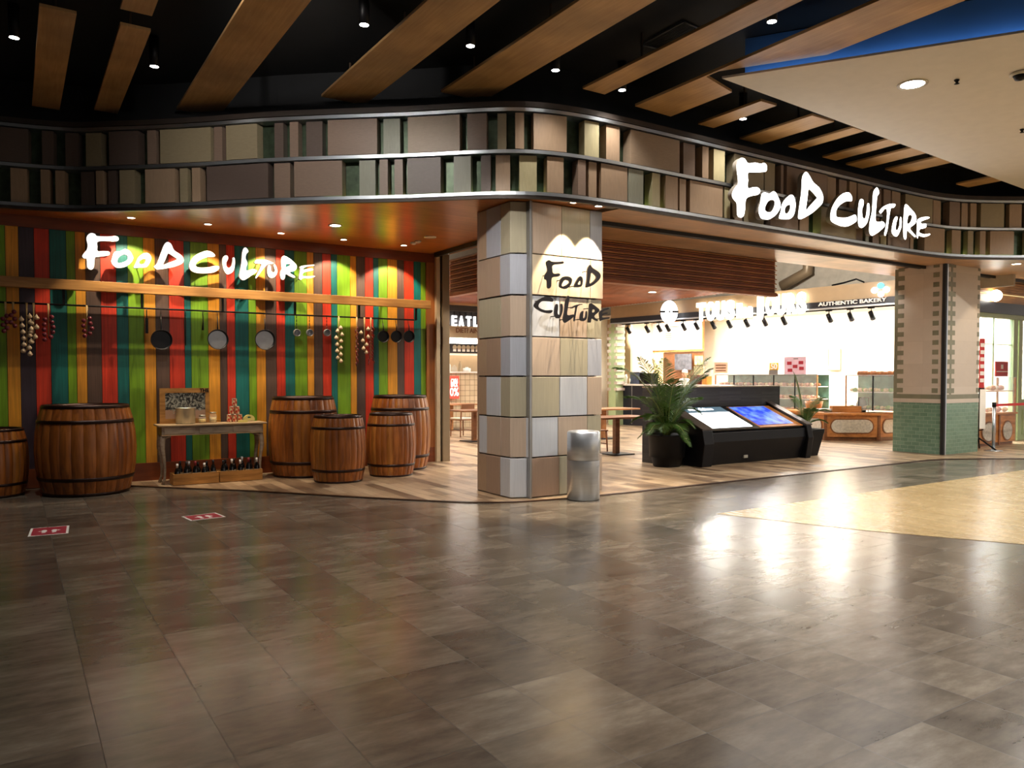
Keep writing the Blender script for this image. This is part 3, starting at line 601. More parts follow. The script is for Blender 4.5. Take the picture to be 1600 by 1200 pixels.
RIGHT = [('F', R1, [[(115,150),(160,80),(205,68),(245,90),(290,150),(400,140),(480,158),(540,145),(580,185),(580,260),(545,285),(390,295),(290,300),(290,420),(280,500),(300,545),(370,525),(440,530),(478,570),(470,615),(430,645),(330,665),(255,715),(240,880),(220,970),(180,1000),(135,985),(115,930),(110,780),(75,730),(42,680),(45,600),(100,510),(128,480),(130,400),(112,260)]]),
 ('O', R1, [[(455,860),(480,760),(500,640),(550,605),(620,625),(680,590),(730,620),(790,760),(790,850),(730,950),(650,1010),(600,1030),(500,1015),(460,940)], [(550,860),(590,760),(650,720),(700,740),(700,820),(650,910),(580,910)]]),
 ('O', R1, [[(770,1000),(800,900),(815,800),(870,710),(950,645),(1000,665),(1030,760),(1025,880),(990,980),(920,1025),(800,1020)], [(860,880),(885,820),(945,800),(940,880),(900,938),(870,930)]]),
 ('D', R1, [[(1070,1000),(1085,850),(1120,600),(1130,400),(1155,320),(1195,285),(1240,330),(1310,450),(1400,530),(1455,640),(1460,730),(1430,800),(1300,920),(1150,1010),(1100,1020)], [(1195,875),(1215,700),(1230,570),(1260,570),(1360,680),(1350,710),(1250,820)]]),
 ('C', R2, [[(70,540),(90,430),(160,300),(240,220),(330,192),(380,240),(385,320),(300,325),(210,380),(160,450),(155,530),(180,560),(300,565),(380,540),(435,522),(460,580),(440,630),(330,690),(230,690),(110,640),(75,600)]]),
 ('U', R2, [[(475,560),(480,420),(500,310),(535,292),(560,320),(555,390),(535,450),(545,560),(580,575),(600,500),(610,380),(625,352),(645,380),(645,500),(610,640),(560,700),(520,715),(485,680)]]),
 ('L', R2, [[(640,740),(650,620),(680,480),(690,330),(700,200),(725,145),(760,122),(790,200),(760,250),(750,340),(740,480),(735,600),(770,630),(840,622),(875,680),(800,760),(720,815),(680,830),(650,800)]]),
 ('T', R2, [[(790,470),(840,410),(920,370),(1000,360),(1028,378),(1000,420),(960,430),(935,560),(910,740),(880,830),(862,800),(885,700),(905,500),(880,430),(820,500),(800,500)]]),
 ('U', R2, [[(970,740),(1000,600),(1035,548),(1060,570),(1040,640),(1030,730),(1055,750),(1085,680),(1090,590),(1105,552),(1118,600),(1110,720),(1060,830),(1020,840),(980,800)]]),
 ('R', R2, [[(1140,700),(1150,520),(1160,400),(1185,368),(1240,420),(1310,500),(1335,570),(1320,650),(1240,720),(1290,790),(1328,840),(1300,845),(1220,770),(1195,760),(1185,870),(1165,885),(1145,840)], [(1200,650),(1215,540),(1255,525),(1272,560),(1240,640)]]),
 ('E', R2, [[(1350,600),(1420,560),(1515,555),(1520,575),(1440,605),(1395,630),(1420,660),(1475,655),(1480,700),(1440,725),(1395,730),(1375,780),(1450,810),(1530,800),(1525,825),(1440,850),(1370,830),(1355,870),(1338,830),(1345,700)]])]
COLS = [('F', C1, [[(290,130),(325,97),(370,120),(480,118),(510,112),(525,135),(500,148),(380,165),(370,220),(385,278),(460,275),(475,300),(440,320),(365,335),(355,440),(330,478),(305,460),(300,370),(270,350),(275,295),(305,240),(300,180)]]),
 ('O', C1, [[(465,440),(480,360),(520,320),(590,318),(632,350),(625,410),(590,460),(545,485),(490,470)], [(495,430),(530,370),(580,370),(600,395),(560,430),(510,450)]]),
 ('O', C1, [[(662,450),(690,380),(735,315),(770,330),(780,380),(765,440),(730,460),(680,462)], [(710,420),(735,375),(755,385),(745,425)]]),
 ('D', C1, [[(820,455),(835,350),(840,220),(875,160),(910,200),(990,255),(1020,310),(990,370),(920,430),(850,460)], [(870,410),(880,320),(895,265),(960,320),(930,370)]]),
 ('C', C1, [[(130,700),(170,640),(260,590),(340,590),(382,625),(375,655),(330,650),(230,650),(185,700),(200,740),(280,770),(365,765),(370,790),(330,812),(230,790),(150,740)]]),
 ('U', C1, [[(400,790),(415,700),(440,685),(448,740),(440,810),(465,830),(485,770),(485,690),(505,690),(510,770),(480,860),(440,878),(408,850)]]),
 ('L', C1, [[(515,880),(530,800),(550,650),(575,575),(600,600),(585,700),(570,830),(650,825),(665,850),(560,930),(530,930)]]),
 ('T', C1, [[(618,740),(680,700),(765,685),(770,695),(710,715),(690,800),(670,910),(660,905),(665,850),(685,730),(640,745)]]),
 ('U', C1, [[(740,870),(755,800),(785,780),(780,850),(790,880),(815,850),(825,780),(838,800),(830,880),(790,915),(750,905)]]),
 ('R', C1, [[(850,920),(860,800),(870,690),(900,680),(980,740),(1000,780),(930,850),(980,900),(970,915),(900,880),(885,930),(865,932)], [(905,800),(910,760),(945,765),(940,790)]]),
 ('E', C1, [[(1005,790),(1060,752),(1122,738),(1126,752),(1062,778),(1040,795),(1034,812),(1070,806),(1106,800),(1110,815),(1060,828),(1042,838),(1040,868),(1090,866),(1134,862),(1132,880),(1075,890),(1030,905),(1014,912),(1008,870)]])]
def brush_sign(rows, y0, depth, face, side, t, wires=None):
    for ch, (ou, ov, sc), loops in rows:
        lp = []
        for l in loops:
            l = smooth_closed(l, 3)
            lp.append([(lambda p: (p[0], p[2]))(aty(ou+a/sc, ov+b/sc, y0)) for a, b in l])
        me = curve_mesh(lp, depth)
        for v in me.vertices: v.co = Vector((v.co.x, y0+depth/2-v.co.z, v.co.y))
        me.materials.clear(); me.materials.append(MT[face]); me.materials.append(MT[side])
        for p in me.polygons: p.material_index = 0 if p.normal.y < -.6 else 1
        me.flip_normals() if sum(p.normal.y*p.area for p in me.polygons if p.center.y < y0+.001) > 0 else None
        for p in me.polygons: p.material_index = 0 if p.center.y < y0+.004 else 1
        o = place('letter', me, t)
        if wires:
            bp_ = max((p for p in me.polygons if p.material_index == 0 or len(me.materials) < 2), key=lambda p: p.area); xm_ = bp_.center.x; zt = zb = bp_.center.z
            mb = MB(); mb.tube([(xm_, y0+depth*.9, (zt+zb)/2), (xm_, wires, (zt+zb)/2)], .006, 'iron', 6); mb.build('standoff', o)
t = thing('wall_sign', 'white brush-lettered FOOD CULTURE sign standing off the colourful striped wall', 'sign')
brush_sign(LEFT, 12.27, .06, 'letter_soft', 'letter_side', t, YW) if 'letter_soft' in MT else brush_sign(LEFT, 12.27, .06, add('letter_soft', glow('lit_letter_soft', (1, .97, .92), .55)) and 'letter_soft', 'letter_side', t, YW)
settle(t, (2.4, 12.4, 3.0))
t = thing('fascia_sign', 'glowing white brush-lettered FOOD CULTURE sign on the curved fascia', 'sign')
brush_sign(RIGHT, 7.56, .08, 'letter_white', 'letter_side', t, 7.75); settle(t, (10, 7.6, 3.8))
t = thing('pillar_sign', 'black brush-lettered FOOD CULTURE sign in two lines on the clad pillar', 'sign')
brush_sign(COLS, 7.90, .02, 'letter_black', 'letter_black', t, 8.10); settle(t, (6.1, 8.0, 2.6))

# ================================================================== BIN
c = atz(924, 783.5); c = (c[0]+.03, c[1]+.20)
t = thing('litter_bin', 'cylindrical brushed steel litter bin beside the clad pillar', 'bin', (c[0], c[1], 0))
r = .205
mb = MB(); mb.lathe([(r-.01, .004), (r, .012), (r, .50)], (0, 0, 0), 'bin', 48, cap=(True, False)); mb.build('lower_body', t)
mb = MB(); mb.lathe([(r-.003, .497), (r-.003, .505), (r+.001, .508), (r+.001, .845), (r-.012, .862), (r-.06, .868), (r-.09, .85), (r-.09, .60)], (0, 0, 0), 'bin', 48, cap=(False, False)); mb.lathe([(r-.088, .62), (r-.088, .625)], (0, 0, 0), 'black', 32); mb.build('upper_body', t)

# ================================================================== BARRELS
def barrel(x, y, R, h, label, rz=0):
    t = thing('barrel', label, 'barrel', (x, y, 0), rz, group='wooden barrels')
    n = 26; mb = MB(); zs = [0, .04, .14, .3, .5, .7, .86, .96, 1.0]
    def rad(z): return R*(.84+.16*max(0., 1-((z-.5)/.5)**2)**.9)
    rg = random.Random(label)
    for j in range(n):
        a0, a1 = 2*math.pi*j/n, 2*math.pi*(j+1)/n; mt = rg.choice(['barrelA', 'barrelB', 'barrelC', 'barrelA']); k = mb.mi(mt); pr = None
        for z in zs:
            rr = rad(z); q = []
            for f, g in ((.0, .985), (.06, 1), (.5, 1.004), (.94, 1), (1., .985)):
                a = a0+(a1-a0)*f; q.append(mb.bm.verts.new((rr*g*math.cos(a), rr*g*math.sin(a), z*h+.006)))
            if pr:
                for i in range(4):
                    f_ = mb.bm.faces.new([pr[i], pr[i+1], q[i+1], q[i]]); f_.material_index = k; f_.smooth = True
            pr = q
    mb.lathe([(rad(0)*.93, .02), (rad(0)*.985, .006)], (0, 0, 0), 'barrelB', 32, cap=(True, False))
    mb.lathe([(rad(1)*.985, h+.006), (rad(1)*.93, h+.004), (rad(1)*.92, h-.03)], (0, 0, 0), 'hoop', 40, cap=(False, False))
    mb.build('body', t)
    mb = MB(); mb.lathe([(rad(1)*.935, h-.035), (rad(1)*.935, h-.02)], (0, 0, 0), 'lid', 40); mb.build('lid', t)
    for za, zb in ((.0, .03), (.165, .205), (.80, .838), (.965, 1.002)):
        mb = MB(); mb.lathe([(rad(za)*.99, za*h+.004), (rad(za)*1.012, za*h+.006), (rad(zb)*1.012, zb*h+.004), (rad(zb)*.99, zb*h+.007)], (0, 0, 0), 'hoop', 48, cap=(False, False)); mb.build('hoop', t)
    return t
for (ul, ur, vb, vt), lab in [((-50, 51, 775, 655), 'smaller barrel cut off by the left edge of the picture'), ((62, 206, 773, 627), 'biggest barrel standing on the dark tiles at the left'), ((420, 530, 746, 619), 'tall barrel right beside the console table'), ((484, 574, 757, 648), 'short barrel in front, nearest of the right-hand four'), ((571, 652, 747, 645), 'short barrel between the front barrel and the doorway'), ((575, 671, 732, 617), 'tall barrel at the back nearest the doorway')]:
    uc = (ul+ur)/2; p = atz(uc, vb); d = (p-O)@FW; R = (ur-ul)/2/FPX*d; f2 = p[:2]/np.linalg.norm(p[:2])
    R *= (1+R*.84/d); pc_ = p[:2]+f2*R*.86
    dd = (np.array([pc_[0], pc_[1], 0])-O)@FW
    h = EYE+(588-vt)/FPX*(np.linalg.norm(p[:2])+.3)
    if pc_[1]+R > 12.50: pc_ = pc_-f2*(pc_[1]+R-12.50)/f2[1]
    if 'cut off' in lab: pc_ = np.array([-.24, 12.08])
    if 'biggest' in lab: pc_ = np.array([.82, 11.80])
    barrel(pc_[0]+(.03 if 'back nearest' in lab else 0), pc_[1], R*.955, h, lab)

# ================================================================== CONSOLE TABLE AND ITS DISPLAY
TX0 = float(aty(247, 661, 11.83)[0]); TX1 = float(aty(417.5, 659, 11.83)[0]); TY0, TY1, TZ = 11.83, 12.27, .86
t = thing('console_table', 'distressed whitewashed console table with cabriole legs against the striped wall', 'table')
mb = MB(); mb.box(TX0, TX1, TY0, TY1, TZ-.025, TZ, 'tabletop'); mb.build('tabletop', t, bevel=.006)
mb = MB(); mb.box(TX0+.05, TX1-.05, TY0+.04, TY1-.04, TZ-.15, TZ-.025, 'distress')
L_ = (TX1-TX0-.1)/3
mb.build('apron', t, bevel=.003)
for k in range(3):
    mb = MB(); mb.box(TX0+.08+L_*k, TX0+.02+L_*(k+1), TY0+.028, TY0+.04, TZ-.135, TZ-.045, 'distress'); mb.build('drawer_front', t, bevel=.004)
mb = MB(); mb.box(TX0+.05, TX1-.05, TY0+.03, TY0+.045, TZ-.155, TZ-.142, 'tabletop'); mb.build('moulding', t)
for sx in (0, 1):
    for sy in (0, 1):
        x = TX0+.08 if sx == 0 else TX1-.08; y = TY0+.08 if sy == 0 else TY1-.08; d = -1 if sx == 0 else 1; e = -1 if sy == 0 else 1
        mb = MB()
        mb.tube([(x-d*.10, y, TZ-.165), (x-d*.03, y, TZ-.18), (x+d*.01, y, TZ-.22)], [.012, .02, .028], 'distress', 8)
        mb.tube([(x, y, TZ-.15), (x+d*.015, y, TZ-.24), (x+d*.018, y+e*.006, TZ-.34), (x-d*.004, y, TZ-.5), (x-d*.014, y, TZ-.64), (x-d*.008, y, TZ-.76), (x+d*.018, y+e*.01, .012)], [.034, .036, .033, .024, .019, .017, .026], 'distress', 8)
        mb.build('leg', t)
settle(t, ((TX0+TX1)/2, (TY0+TY1)/2, 0))
def onT(u, v, z=None): return atz(u, v, TZ if z is None else z)
# framed picture leaning on the wall
xa, xb = float(aty(249, 640, 12.2)[0]), float(aty(327, 640, 12.2)[0]); zt = float(aty(287, 606.5, 12.2)[2])
t = thing('picture_frame', 'wooden framed black and white market picture standing on the console table', 'picture')
mb = MB(); w = .075
for (a, b, c_, d_) in ((xa, xb, zt-w*.9, zt), (xa, xb, TZ+.001, TZ+.07), (xa, xa+w, TZ+.07, zt-w*.9), (xb-w*.8, xb, TZ+.07, zt-w*.9)): mb.box(a, b, 12.17, 12.20, c_, d_, 'crate')
mb.build('frame', t)
pm, nt, b = base('printed_scene', .5); tc = N(nt, 'ShaderNodeTexCoord'); vo = N(nt, 'ShaderNodeTexNoise'); vo.inputs['Scale'].default_value = 11; vo.inputs['Detail'].default_value = 5; vo.inputs['Distortion'].default_value = 2.5
cr = N(nt, 'ShaderNodeValToRGB'); e_ = cr.color_ramp.elements; e_[0].position = .44; e_[0].color = rgb('141312'); e_[1].position = .6; e_[1].color = rgb('a7a698'); nt.links.new(tc.outputs['Object'], vo.inputs[0]); nt.links.new(vo.outputs[0], cr.inputs[0])
se = N(nt, 'ShaderNodeSeparateXYZ'); nt.links.new(tc.outputs['Object'], se.inputs[0]); mr = M1(nt, 'LESS_THAN', M1(nt, 'ADD', se.outputs[2], M1(nt, 'MULTIPLY', vo.outputs[0], .12)), .25)
mx = N(nt, 'ShaderNodeMix', data_type='RGBA'); nt.links.new(mr, mx.inputs[0]); nt.links.new(cr.outputs[0], mx.inputs[6]); mx.inputs[7].default_value = rgb('b08d74'); nt.links.new(mx.outputs[2], b.inputs['Base Color']); MT['print'] = pm
mb = MB(); mb.box(xa+w, xb-w*.8, 12.18, 12.19, TZ+.07, zt-w*.9, 'print'); mb.build('print', t)
stand_text('THE', .07, .004, (xb-.075, 12.166, zt-.035), (1, 0, 0), 'iron', 'lettering', t, bold=.003)
settle(t, ((xa+xb)/2, 12.18, TZ))
# steel pot
p = atz(275, 659, TZ); c = (p[0]+.03, p[1]+.12); c = (c[0], min(c[1], 12.04))
t = thing('steel_pot', 'tall shiny steel pot in front of the framed picture', 'pot', (c[0], c[1], TZ))
mb = MB(); mb.lathe([(.125, .002), (.132, .01), (.132, .225), (.138, .23), (.128, .23), (.126, .02)], (0, 0, 0), 'tin', 40, cap=(True, False)); mb.build('body', t)
mb = MB(); mb.tube([(-.13, 0, .2), (-.165, 0, .2), (-.165, 0, .15), (-.13, 0, .15)], .006, 'tin', 6); mb.build('handle', t)
# jars
for i, (u, h, lab, cm) in enumerate([(301, .10, 'low glass jar of pale pasta behind the steel pot, left of two jars', 'e3c36a'), (319, .14, 'taller glass jar of pasta with a clamp lid, right of two jars', 'd8bd83')]):
    p = atz(u, 657.5, TZ); t = thing('glass_jar', lab, 'jar', (p[0]+.01, min(p[1]+.05, 12.1), TZ))
    mb = MB(); mb.lathe([(.05, .002), (.055, .01), (.055, h*.8), (.043, h*.9), (.043, h)], (0, 0, 0), 'glass', 20, cap=(True, False)); mb.build('jar', t)
    mb = MB(); mb.lathe([(.046, .008), (.046, h*.6)], (0, 0, 0), flat('jar_content_'+str(i), cm, .6, noise=.3, sc=(60, 60, 60)), 14); mb.build('contents', t)
    mb = MB(); mb.lathe([(.046, h), (.046, h+.018)], (0, 0, 0), 'tin', 16); mb.build('lid', t)
# can pyramid
cm_, nt, b = base('can_label', .35); tc = N(nt, 'ShaderNodeTexCoord'); no = N(nt, 'ShaderNodeTexNoise'); no.inputs['Scale'].default_value = 28; cr = N(nt, 'ShaderNodeValToRGB'); e_ = cr.color_ramp.elements; e_[0].position = .47; e_[0].color = rgb('b8341c'); e_[1].position = .53; e_[1].color = rgb('d8c19a')
nt.links.new(tc.outputs['Object'], no.inputs[0]); nt.links.new(no.outputs[0], cr.inputs[0]); nt.links.new(cr.outputs[0], b.inputs['Base Color']); MT['can'] = cm_
p = atz(350, 656, TZ); r = .036; hh = .118; cx0, cy0 = p[0], min(p[1]+.12, 12.1); first = None
for lv, xs_, labs in ((0, (-2, 0, 2), ('left', 'middle', 'right')), (1, (-1, 1), ('left', 'right')), (2, (0,), ('single',))):
    for q, lb in zip(xs_, labs):
        loc = (cx0+q*(r+.002), cy0, TZ+lv*(hh+.002)); lab = ('single top tomato can of the can pyramid' if lv == 2 else lb+' tomato can in the '+('bottom' if lv == 0 else 'middle')+' row of the can pyramid')
        if first is None:
            first = thing('tomato_can', lab, 'can', loc, group='tomato cans in a pyramid')
            mb = MB(); mb.lathe([(r, .008), (r, hh-.008)], (0, 0, 0), 'can', 22, cap=(False, False)); mb.build('label_wrap', first)
            mb = MB(); mb.lathe([(r-.002, 0), (r+.001, .004), (r-.001, .009), (r-.001, hh-.009), (r+.001, hh-.004), (r-.002, hh)], (0, 0, 0), 'tin', 22); mb.build('tin_body', first)
        else: copy_thing(first, loc, lab)
# boards and cheese
p = atz(391, 657.5, TZ); t = thing('cheese_mould', 'pale yellow half-round cheese prop with a hole on the right of the table', 'cheese', (p[0], p[1]+.08, TZ))
mb = MB(); n = 14; out = [(.085*math.cos(a), .018+.072*math.sin(a)) for a in [math.pi*i/n for i in range(n+1)]]+[(-.085, 0), (.085, 0)]
hole = [(.028*math.cos(a), .05+.014*math.sin(a)) for a in [2*math.pi*i/12 for i in range(12)]]
me = curve_mesh([out, hole], .05)
for v in me.vertices: v.co = Vector((v.co.x, v.co.z, v.co.y+.002))
me.materials.clear(); me.materials.append(add('cheese', flat('cheese_wax', 'd9cf7c', .45, noise=.05))); place('cheese', me, t); mb.bm.free()
for (u, w_, d_, lab, mt) in ((378, .24, .10, 'thin serving board under the yellow cheese prop', 'tabletop'), (330, .16, .1, 'small dark serving board left of the can pyramid', 'darkteak')):
    p = atz(u, 658.5, TZ); mb = MB(); mb.box(-w_/2, w_/2, -d_/2, d_/2, .0, .012, mt); mb.tube([(w_/2, 0, .006), (w_/2+.06, 0, .006)], .006, mt, 6)
    if u == 378: continue_ = 0
    mb.build('serving_board', bevel=.003, label=lab, cat='serving board', loc=(p[0], p[1]+.04 if u != 378 else p[1]+.0, TZ+.001))
p = atz(354, 655, TZ); mb = MB(); mb.prism([(-.07, -.03), (.08, -.01), (-.05, .04)], .0, .035, 'cheese'); mb.build('cheese_wedge', label='small pale cheese wedge in front of the cans', cat='cheese', loc=(p[0], 11.95, TZ+.001))
# crates and bottles
ordn = ['first', 'second', 'third', 'fourth', 'fifth', 'sixth', 'seventh', 'eighth', 'ninth', 'tenth']
firstb = {}
def bottle(loc, cap, h, lab):
    if cap not in firstb:
        b = thing('wine_bottle', lab, 'wine bottle', loc, group='wine bottles in the crates')
        mb = MB(); mb.lathe([(.036, 0), (.038, .01), (.038, .19), (.03, .225), (.015, .25), (.014, .31)], (0, 0, 0), 'bottle', 16); mb.build('glass_body', b)
        mb = MB(); mb.lathe([(.0155, .25), (.0155, .315)], (0, 0, 0), cap, 12); mb.build('capsule', b)
        mb = MB(); mb.lathe([(.0386, .07), (.0386, .15)], (0, 0, 0), 'cream', 16, cap=(False, False)); mb.build('paper_label', b)
        firstb[cap] = b; b.scale = (1, 1, h/.315)
    else: copy_thing(firstb[cap], loc, lab, scale=(1, 1, h/.315))
capr = flat('red_capsule', '7a2028', .4); capk = flat('black_capsule', '17171b', .3); capw = flat('white_capsule', 'cfcbc8', .4)
MT['capr'], MT['capk'], MT['capw'] = capr, capk, capw
for (ua, ub, va, vb, side, caps) in ((271, 342.5, 760.5, 755, 'left', 'wkkwrkwkk'), (343.8, 410.5, 754.5, 750, 'right', 'kkwkwwrkw')):
    pa_, pb_ = atz(ua, va), atz(ub, vb); ya = (pa_[1]+pb_[1])/2; ya = 11.70; pa_ = atz(ua, va); k1 = float(aty(ua, va, ya)[0]); k2 = float(aty(ub, vb, ya)[0])
    t = thing('wine_crate', side+' pine crate of dark wine bottles under the console table', 'crate')
    hc = .17
    mb = MB(); mb.box(k1, k2, ya, ya+.016, .012, hc, 'crate'); mb.build('front_board', t, bevel=.002)
    mb = MB(); mb.box(k1, k2, ya+.284, ya+.30, .012, hc, 'crate'); mb.build('back_board', t)
    mb = MB(); mb.box(k1, k1+.015, ya+.016, ya+.284, .012, hc, 'crate'); mb.build('end_board', t)
    mb = MB(); mb.box(k2-.015, k2, ya+.016, ya+.284, .012, hc, 'crate'); mb.build('end_board', t)
    mb = MB(); mb.box(k1+.015, k2-.015, ya+.016, ya+.284, .012, .026, 'crate'); mb.build('floor_board', t)
    settle(t, ((k1+k2)/2, ya+.15, .01))
    n = len(caps)
    for i, c_ in enumerate(caps):
        x = k1+.065+(k2-k1-.13)*i/(n-1); y = ya+.075 + (.14 if i % 2 else 0)
        bottle((x, y, .028), {'w': 'capw', 'k': 'capk', 'r': 'capr'}[c_], random.uniform(.27, .335), 'dark wine bottle with '+{'w': 'white', 'k': 'black', 'r': 'red'}[c_]+' capsule, '+ordn[i]+' from the left in the '+side+' crate')

# ================================================================== THINGS HANGING FROM THE ROD
ZR, YR = 2.53, 12.3
def hang_x(u): return float(aty(u, 500, YR)[0])
def pan(u, v, rpx, lab, inside, name='frying_pan', hz=None):
    x = hang_x(u); c = aty(u, v, YR-.02); r = rpx/FPX*((c-O)@FW)*1.06; z = c[2]
    t = thing(name, lab, 'pan', (x, YR-.02, ZR-.02), group='pans on the rod')
    zc = z-(ZR-.02)
    mb = MB(); mb.lathe([(r*.72, .02), (r*.9, .0), (r, -.045), (r*.97, -.047), (r*.86, -.006)], (0, 0, zc), 'pan', 32, axis='y', cap=(True, False)); mb.build('body', t)
    mb = MB(); mb.lathe([(r*.86, -.004), (r*.86, .002)], (0, 0, zc), inside, 32, axis='y'); mb.build('cooking_surface', t, label='shiny inside of the pan' if inside == 'panin' else None)
    mb = MB(); mb.tube([(0, -.03, zc+r*.97), (0, -.035, zc+r+.06), (0, -.01, -.06)], [.012, .009, .008], 'pan', 8); mb.tube([(0, -.01, -.06), (0, .0, -.02), (0, .02, .033), (0, .04, .02)], .004, 'iron', 6); mb.build('handle', t)
pan(251, 531, 15, 'large dark frying pan, leftmost on the rod', 'pan')
pan(339, 530.5, 15, 'large frying pan with a shiny steel inside, hanging over the framed picture', 'panin')
pan(412.5, 531, 15, 'large frying pan with a shiny steel inside, hanging left of the ladles', 'panin')
pan(597, 526, 9, 'small black frying pan, left of the three small ones', 'pan')
pan(617.5, 526, 9, 'small black frying pan, middle of the three small ones', 'pan')
pan(637, 526, 9, 'small black frying pan, right of the three small ones', 'pan')
for u, lab in ((463, 'small steel ladle on a chain, left of three'), (483, 'small steel ladle on a chain, middle of three'), (510, 'small steel ladle on a chain, right of three near the garlic')):
    x = hang_x(u); z = float(aty(u, 519, YR)[2])-ZR; t = thing('ladle', lab, 'ladle', (x, YR, ZR), group='ladles on the rod')
    mb = MB(); mb.lathe([(.002, .05), (.035, .04), (.058, .0), (.055, -.045), (.05, -.047), (.052, .0), (.03, .034), (.001, .042)], (0, -.01, z-.01), 'panin', 20, axis='y', cap=(False, False)); mb.build('bowl', t)
    mb = MB()
    for k in range(4): mb.tube([(0, -.014, z+.05-(z+.05)*k/4), (0, -.014, z+.05-(z+.05)*(k+.8)/4)], .006, 'iron', 6)
    mb.build('chain_handle', t)
for u, v0, v1, kind_, lab in ((229, 486, 521, 'knife', 'dark kitchen knife hanging left of the first pan'), (289.5, 483, 540, 'fork', 'long dark meat fork hanging right of the first pan'), (316.5, 483, 516, 'spoon', 'wavy dark utensil hanging left of the second pan')):
    x = hang_x(u); z1 = float(aty(u, v1, YR)[2]); mb = MB(); zz = ZR-.013
    mb.tube([(0, -.02, -.0), (0, -.016, -.05), (.006 if kind_ == 'spoon' else 0, -.014, (z1-ZR)*.6), (0, -.01, z1-ZR)], [.004, .007, .009, .018 if kind_ == 'spoon' else .006], 'iron', 8)
    if kind_ == 'knife': mb.hexa([(-.02, -.016, z1-ZR), (.02, -.016, z1-ZR), (.02, -.012, z1-ZR), (-.02, -.012, z1-ZR)], [(-.02, -.016, -.14), (.022, -.016, -.14), (.022, -.012, -.14), (-.02, -.012, -.14)], 'iron')
    mb.build('kitchen_'+kind_, label=lab, cat='kitchen tool', loc=(x, YR, ZR))
def braid(u, v1, kind_, lab, n, wpx=9):
    x = hang_x(u); zb = float(aty(u, v1, YR)[2])-ZR; sc = wpx/FPX*13; t = thing(kind_+'_braid', lab, kind_, (x, YR, ZR), group='food braids on the rod')
    z0 = -.16 if zb < -.4 else -.1; rg = random.Random(lab)
    mb = MB(); mb.tube([(0, -.025, .005), (.004, -.03, z0), (0, -.03, zb*.9)], .008, 'straw', 6); mb.tube([(.014, -.022, .005), (.008, -.03, z0)], .006, 'straw', 6); mb.build('plait', t)
    for i in range(n):
        f = (i+.5)/n; s = (-1) ** i; wd = sc*(.4 if kind_ != 'garlic' else .45)*(1 if kind_ == 'chili' else .7+.3*math.sin(math.pi*min(1, f*1.3)))
        cx_ = s*wd*rg.uniform(.6, 1.2); cz = z0+(zb-z0)*f; r = {'garlic': .033, 'onion': .03, 'chili': .012}[kind_]
        mb = MB()
        if kind_ == 'garlic': mb.lathe([(.002, r*1.5), (.008, r*1.1), (r*.7, r*.55), (r, 0), (r*.75, -r*.6), (.01, -r*.8)], (cx_, -.045-rg.random()*.02, cz), 'garlic', 10)
        elif kind_ == 'onion': mb.ball((cx_, -.045-rg.random()*.02, cz), r, 'onion', 10)
        else: mb.tube([(cx_*.3, -.03, cz+.03), (cx_*.8, -.045, cz), (cx_, -.05, cz-.05)], [.008, .011, .003], 'chili', 6)
        mb.build({'garlic': 'bulb', 'onion': 'onion', 'chili': 'pepper'}[kind_], t)
braid(41, 556, 'garlic', 'big garlic braid near the left edge of the wall, left of the pair', 13, 12)
braid(52, 538, 'garlic', 'garlic braid near the left edge of the wall, right of the pair', 6, 9)
braid(8, 520, 'onion', 'dim onion string at the far left edge of the rod', 6, 7)
braid(20, 512, 'onion', 'dim small onion string left of the big garlic braid', 5, 6)
braid(75, 533, 'onion', 'red onion string right of the garlic braids at the left', 10, 14)
braid(135, 527, 'onion', 'small onion string alone, below the sign letter F', 8, 14)
braid(528, 567, 'garlic', 'long garlic braid right of the ladles', 11, 9)
braid(556, 570, 'chili', 'thin string of red chili peppers left of the garlic by the small pans', 14, 6)
braid(568, 554, 'garlic', 'garlic braid between the red chili strings', 7, 12)
braid(578, 568, 'chili', 'thick string of dark red chili peppers left of the small pans', 22, 12)

# ================================================================== FLOOR STICKERS
for q, lab in (([(45, 826), (105, 822), (109, 832), (48, 838)], 'red and white distancing sticker on the floor nearer the left edge'), ([(288, 806.5), (341, 800.5), (347.5, 808), (295, 814)], 'red and white distancing sticker on the floor toward the console table')):
    P = [atz(u, v, .002) for u, v in q]; c0 = sum(P)/4; X = (P[1]-P[0]+P[2]-P[3])/2; X /= np.linalg.norm(X); Y = np.array([-X[1], X[0], 0]); w_, d_ = .34, .36*1.0; w_ = np.linalg.norm(P[1]-P[0]); d_ = np.linalg.norm(P[3]-P[0])
    t = thing('floor_sticker', lab, 'sticker'); 
    def rc(a, b, z, mt, mb, a0=0, b0=0): mb.prism([tuple((c0+X*(a0+sx*a)+Y*(b0+sy*b))[:2]) for sx, sy in ((-1, -1), (1, -1), (1, 1), (-1, 1))], z, z+.0012, mt)
    mb = MB(); rc(w_/2, d_/2, .0006, 'paint_white', mb); mb.build('white_border', t)
    mb = MB(); rc(w_/2-.022, d_/2-.022, .0018, 'darkred', mb); mb.build('red_field', t)
    mb = MB()
    for s in (-.045, .045):
        o_ = [(s+.026*math.cos(a), .055*math.sin(a)) for a in [2*math.pi*i/14 for i in range(14)]]
        mb.prism([tuple((c0+X*a+Y*b)[:2]) for a, b in o_], .003, .0036, 'paint_white')
        mb.prism([tuple((c0+X*(s+a)+Y*(b-.085))[:2]) for a, b in ((-.018, -.02), (.018, -.02), (.018, .02), (-.018, .02))], .003, .0036, 'paint_white')
    for s in (-1, 1): mb.prism([tuple((c0+X*(s*a)+Y*b)[:2]) for a, b in ((.10, 0), (.075, .02), (.075, -.02))][::s], .003, .0036, 'paint_white')
    mb.build('footprint_print', t); settle(t, c0)
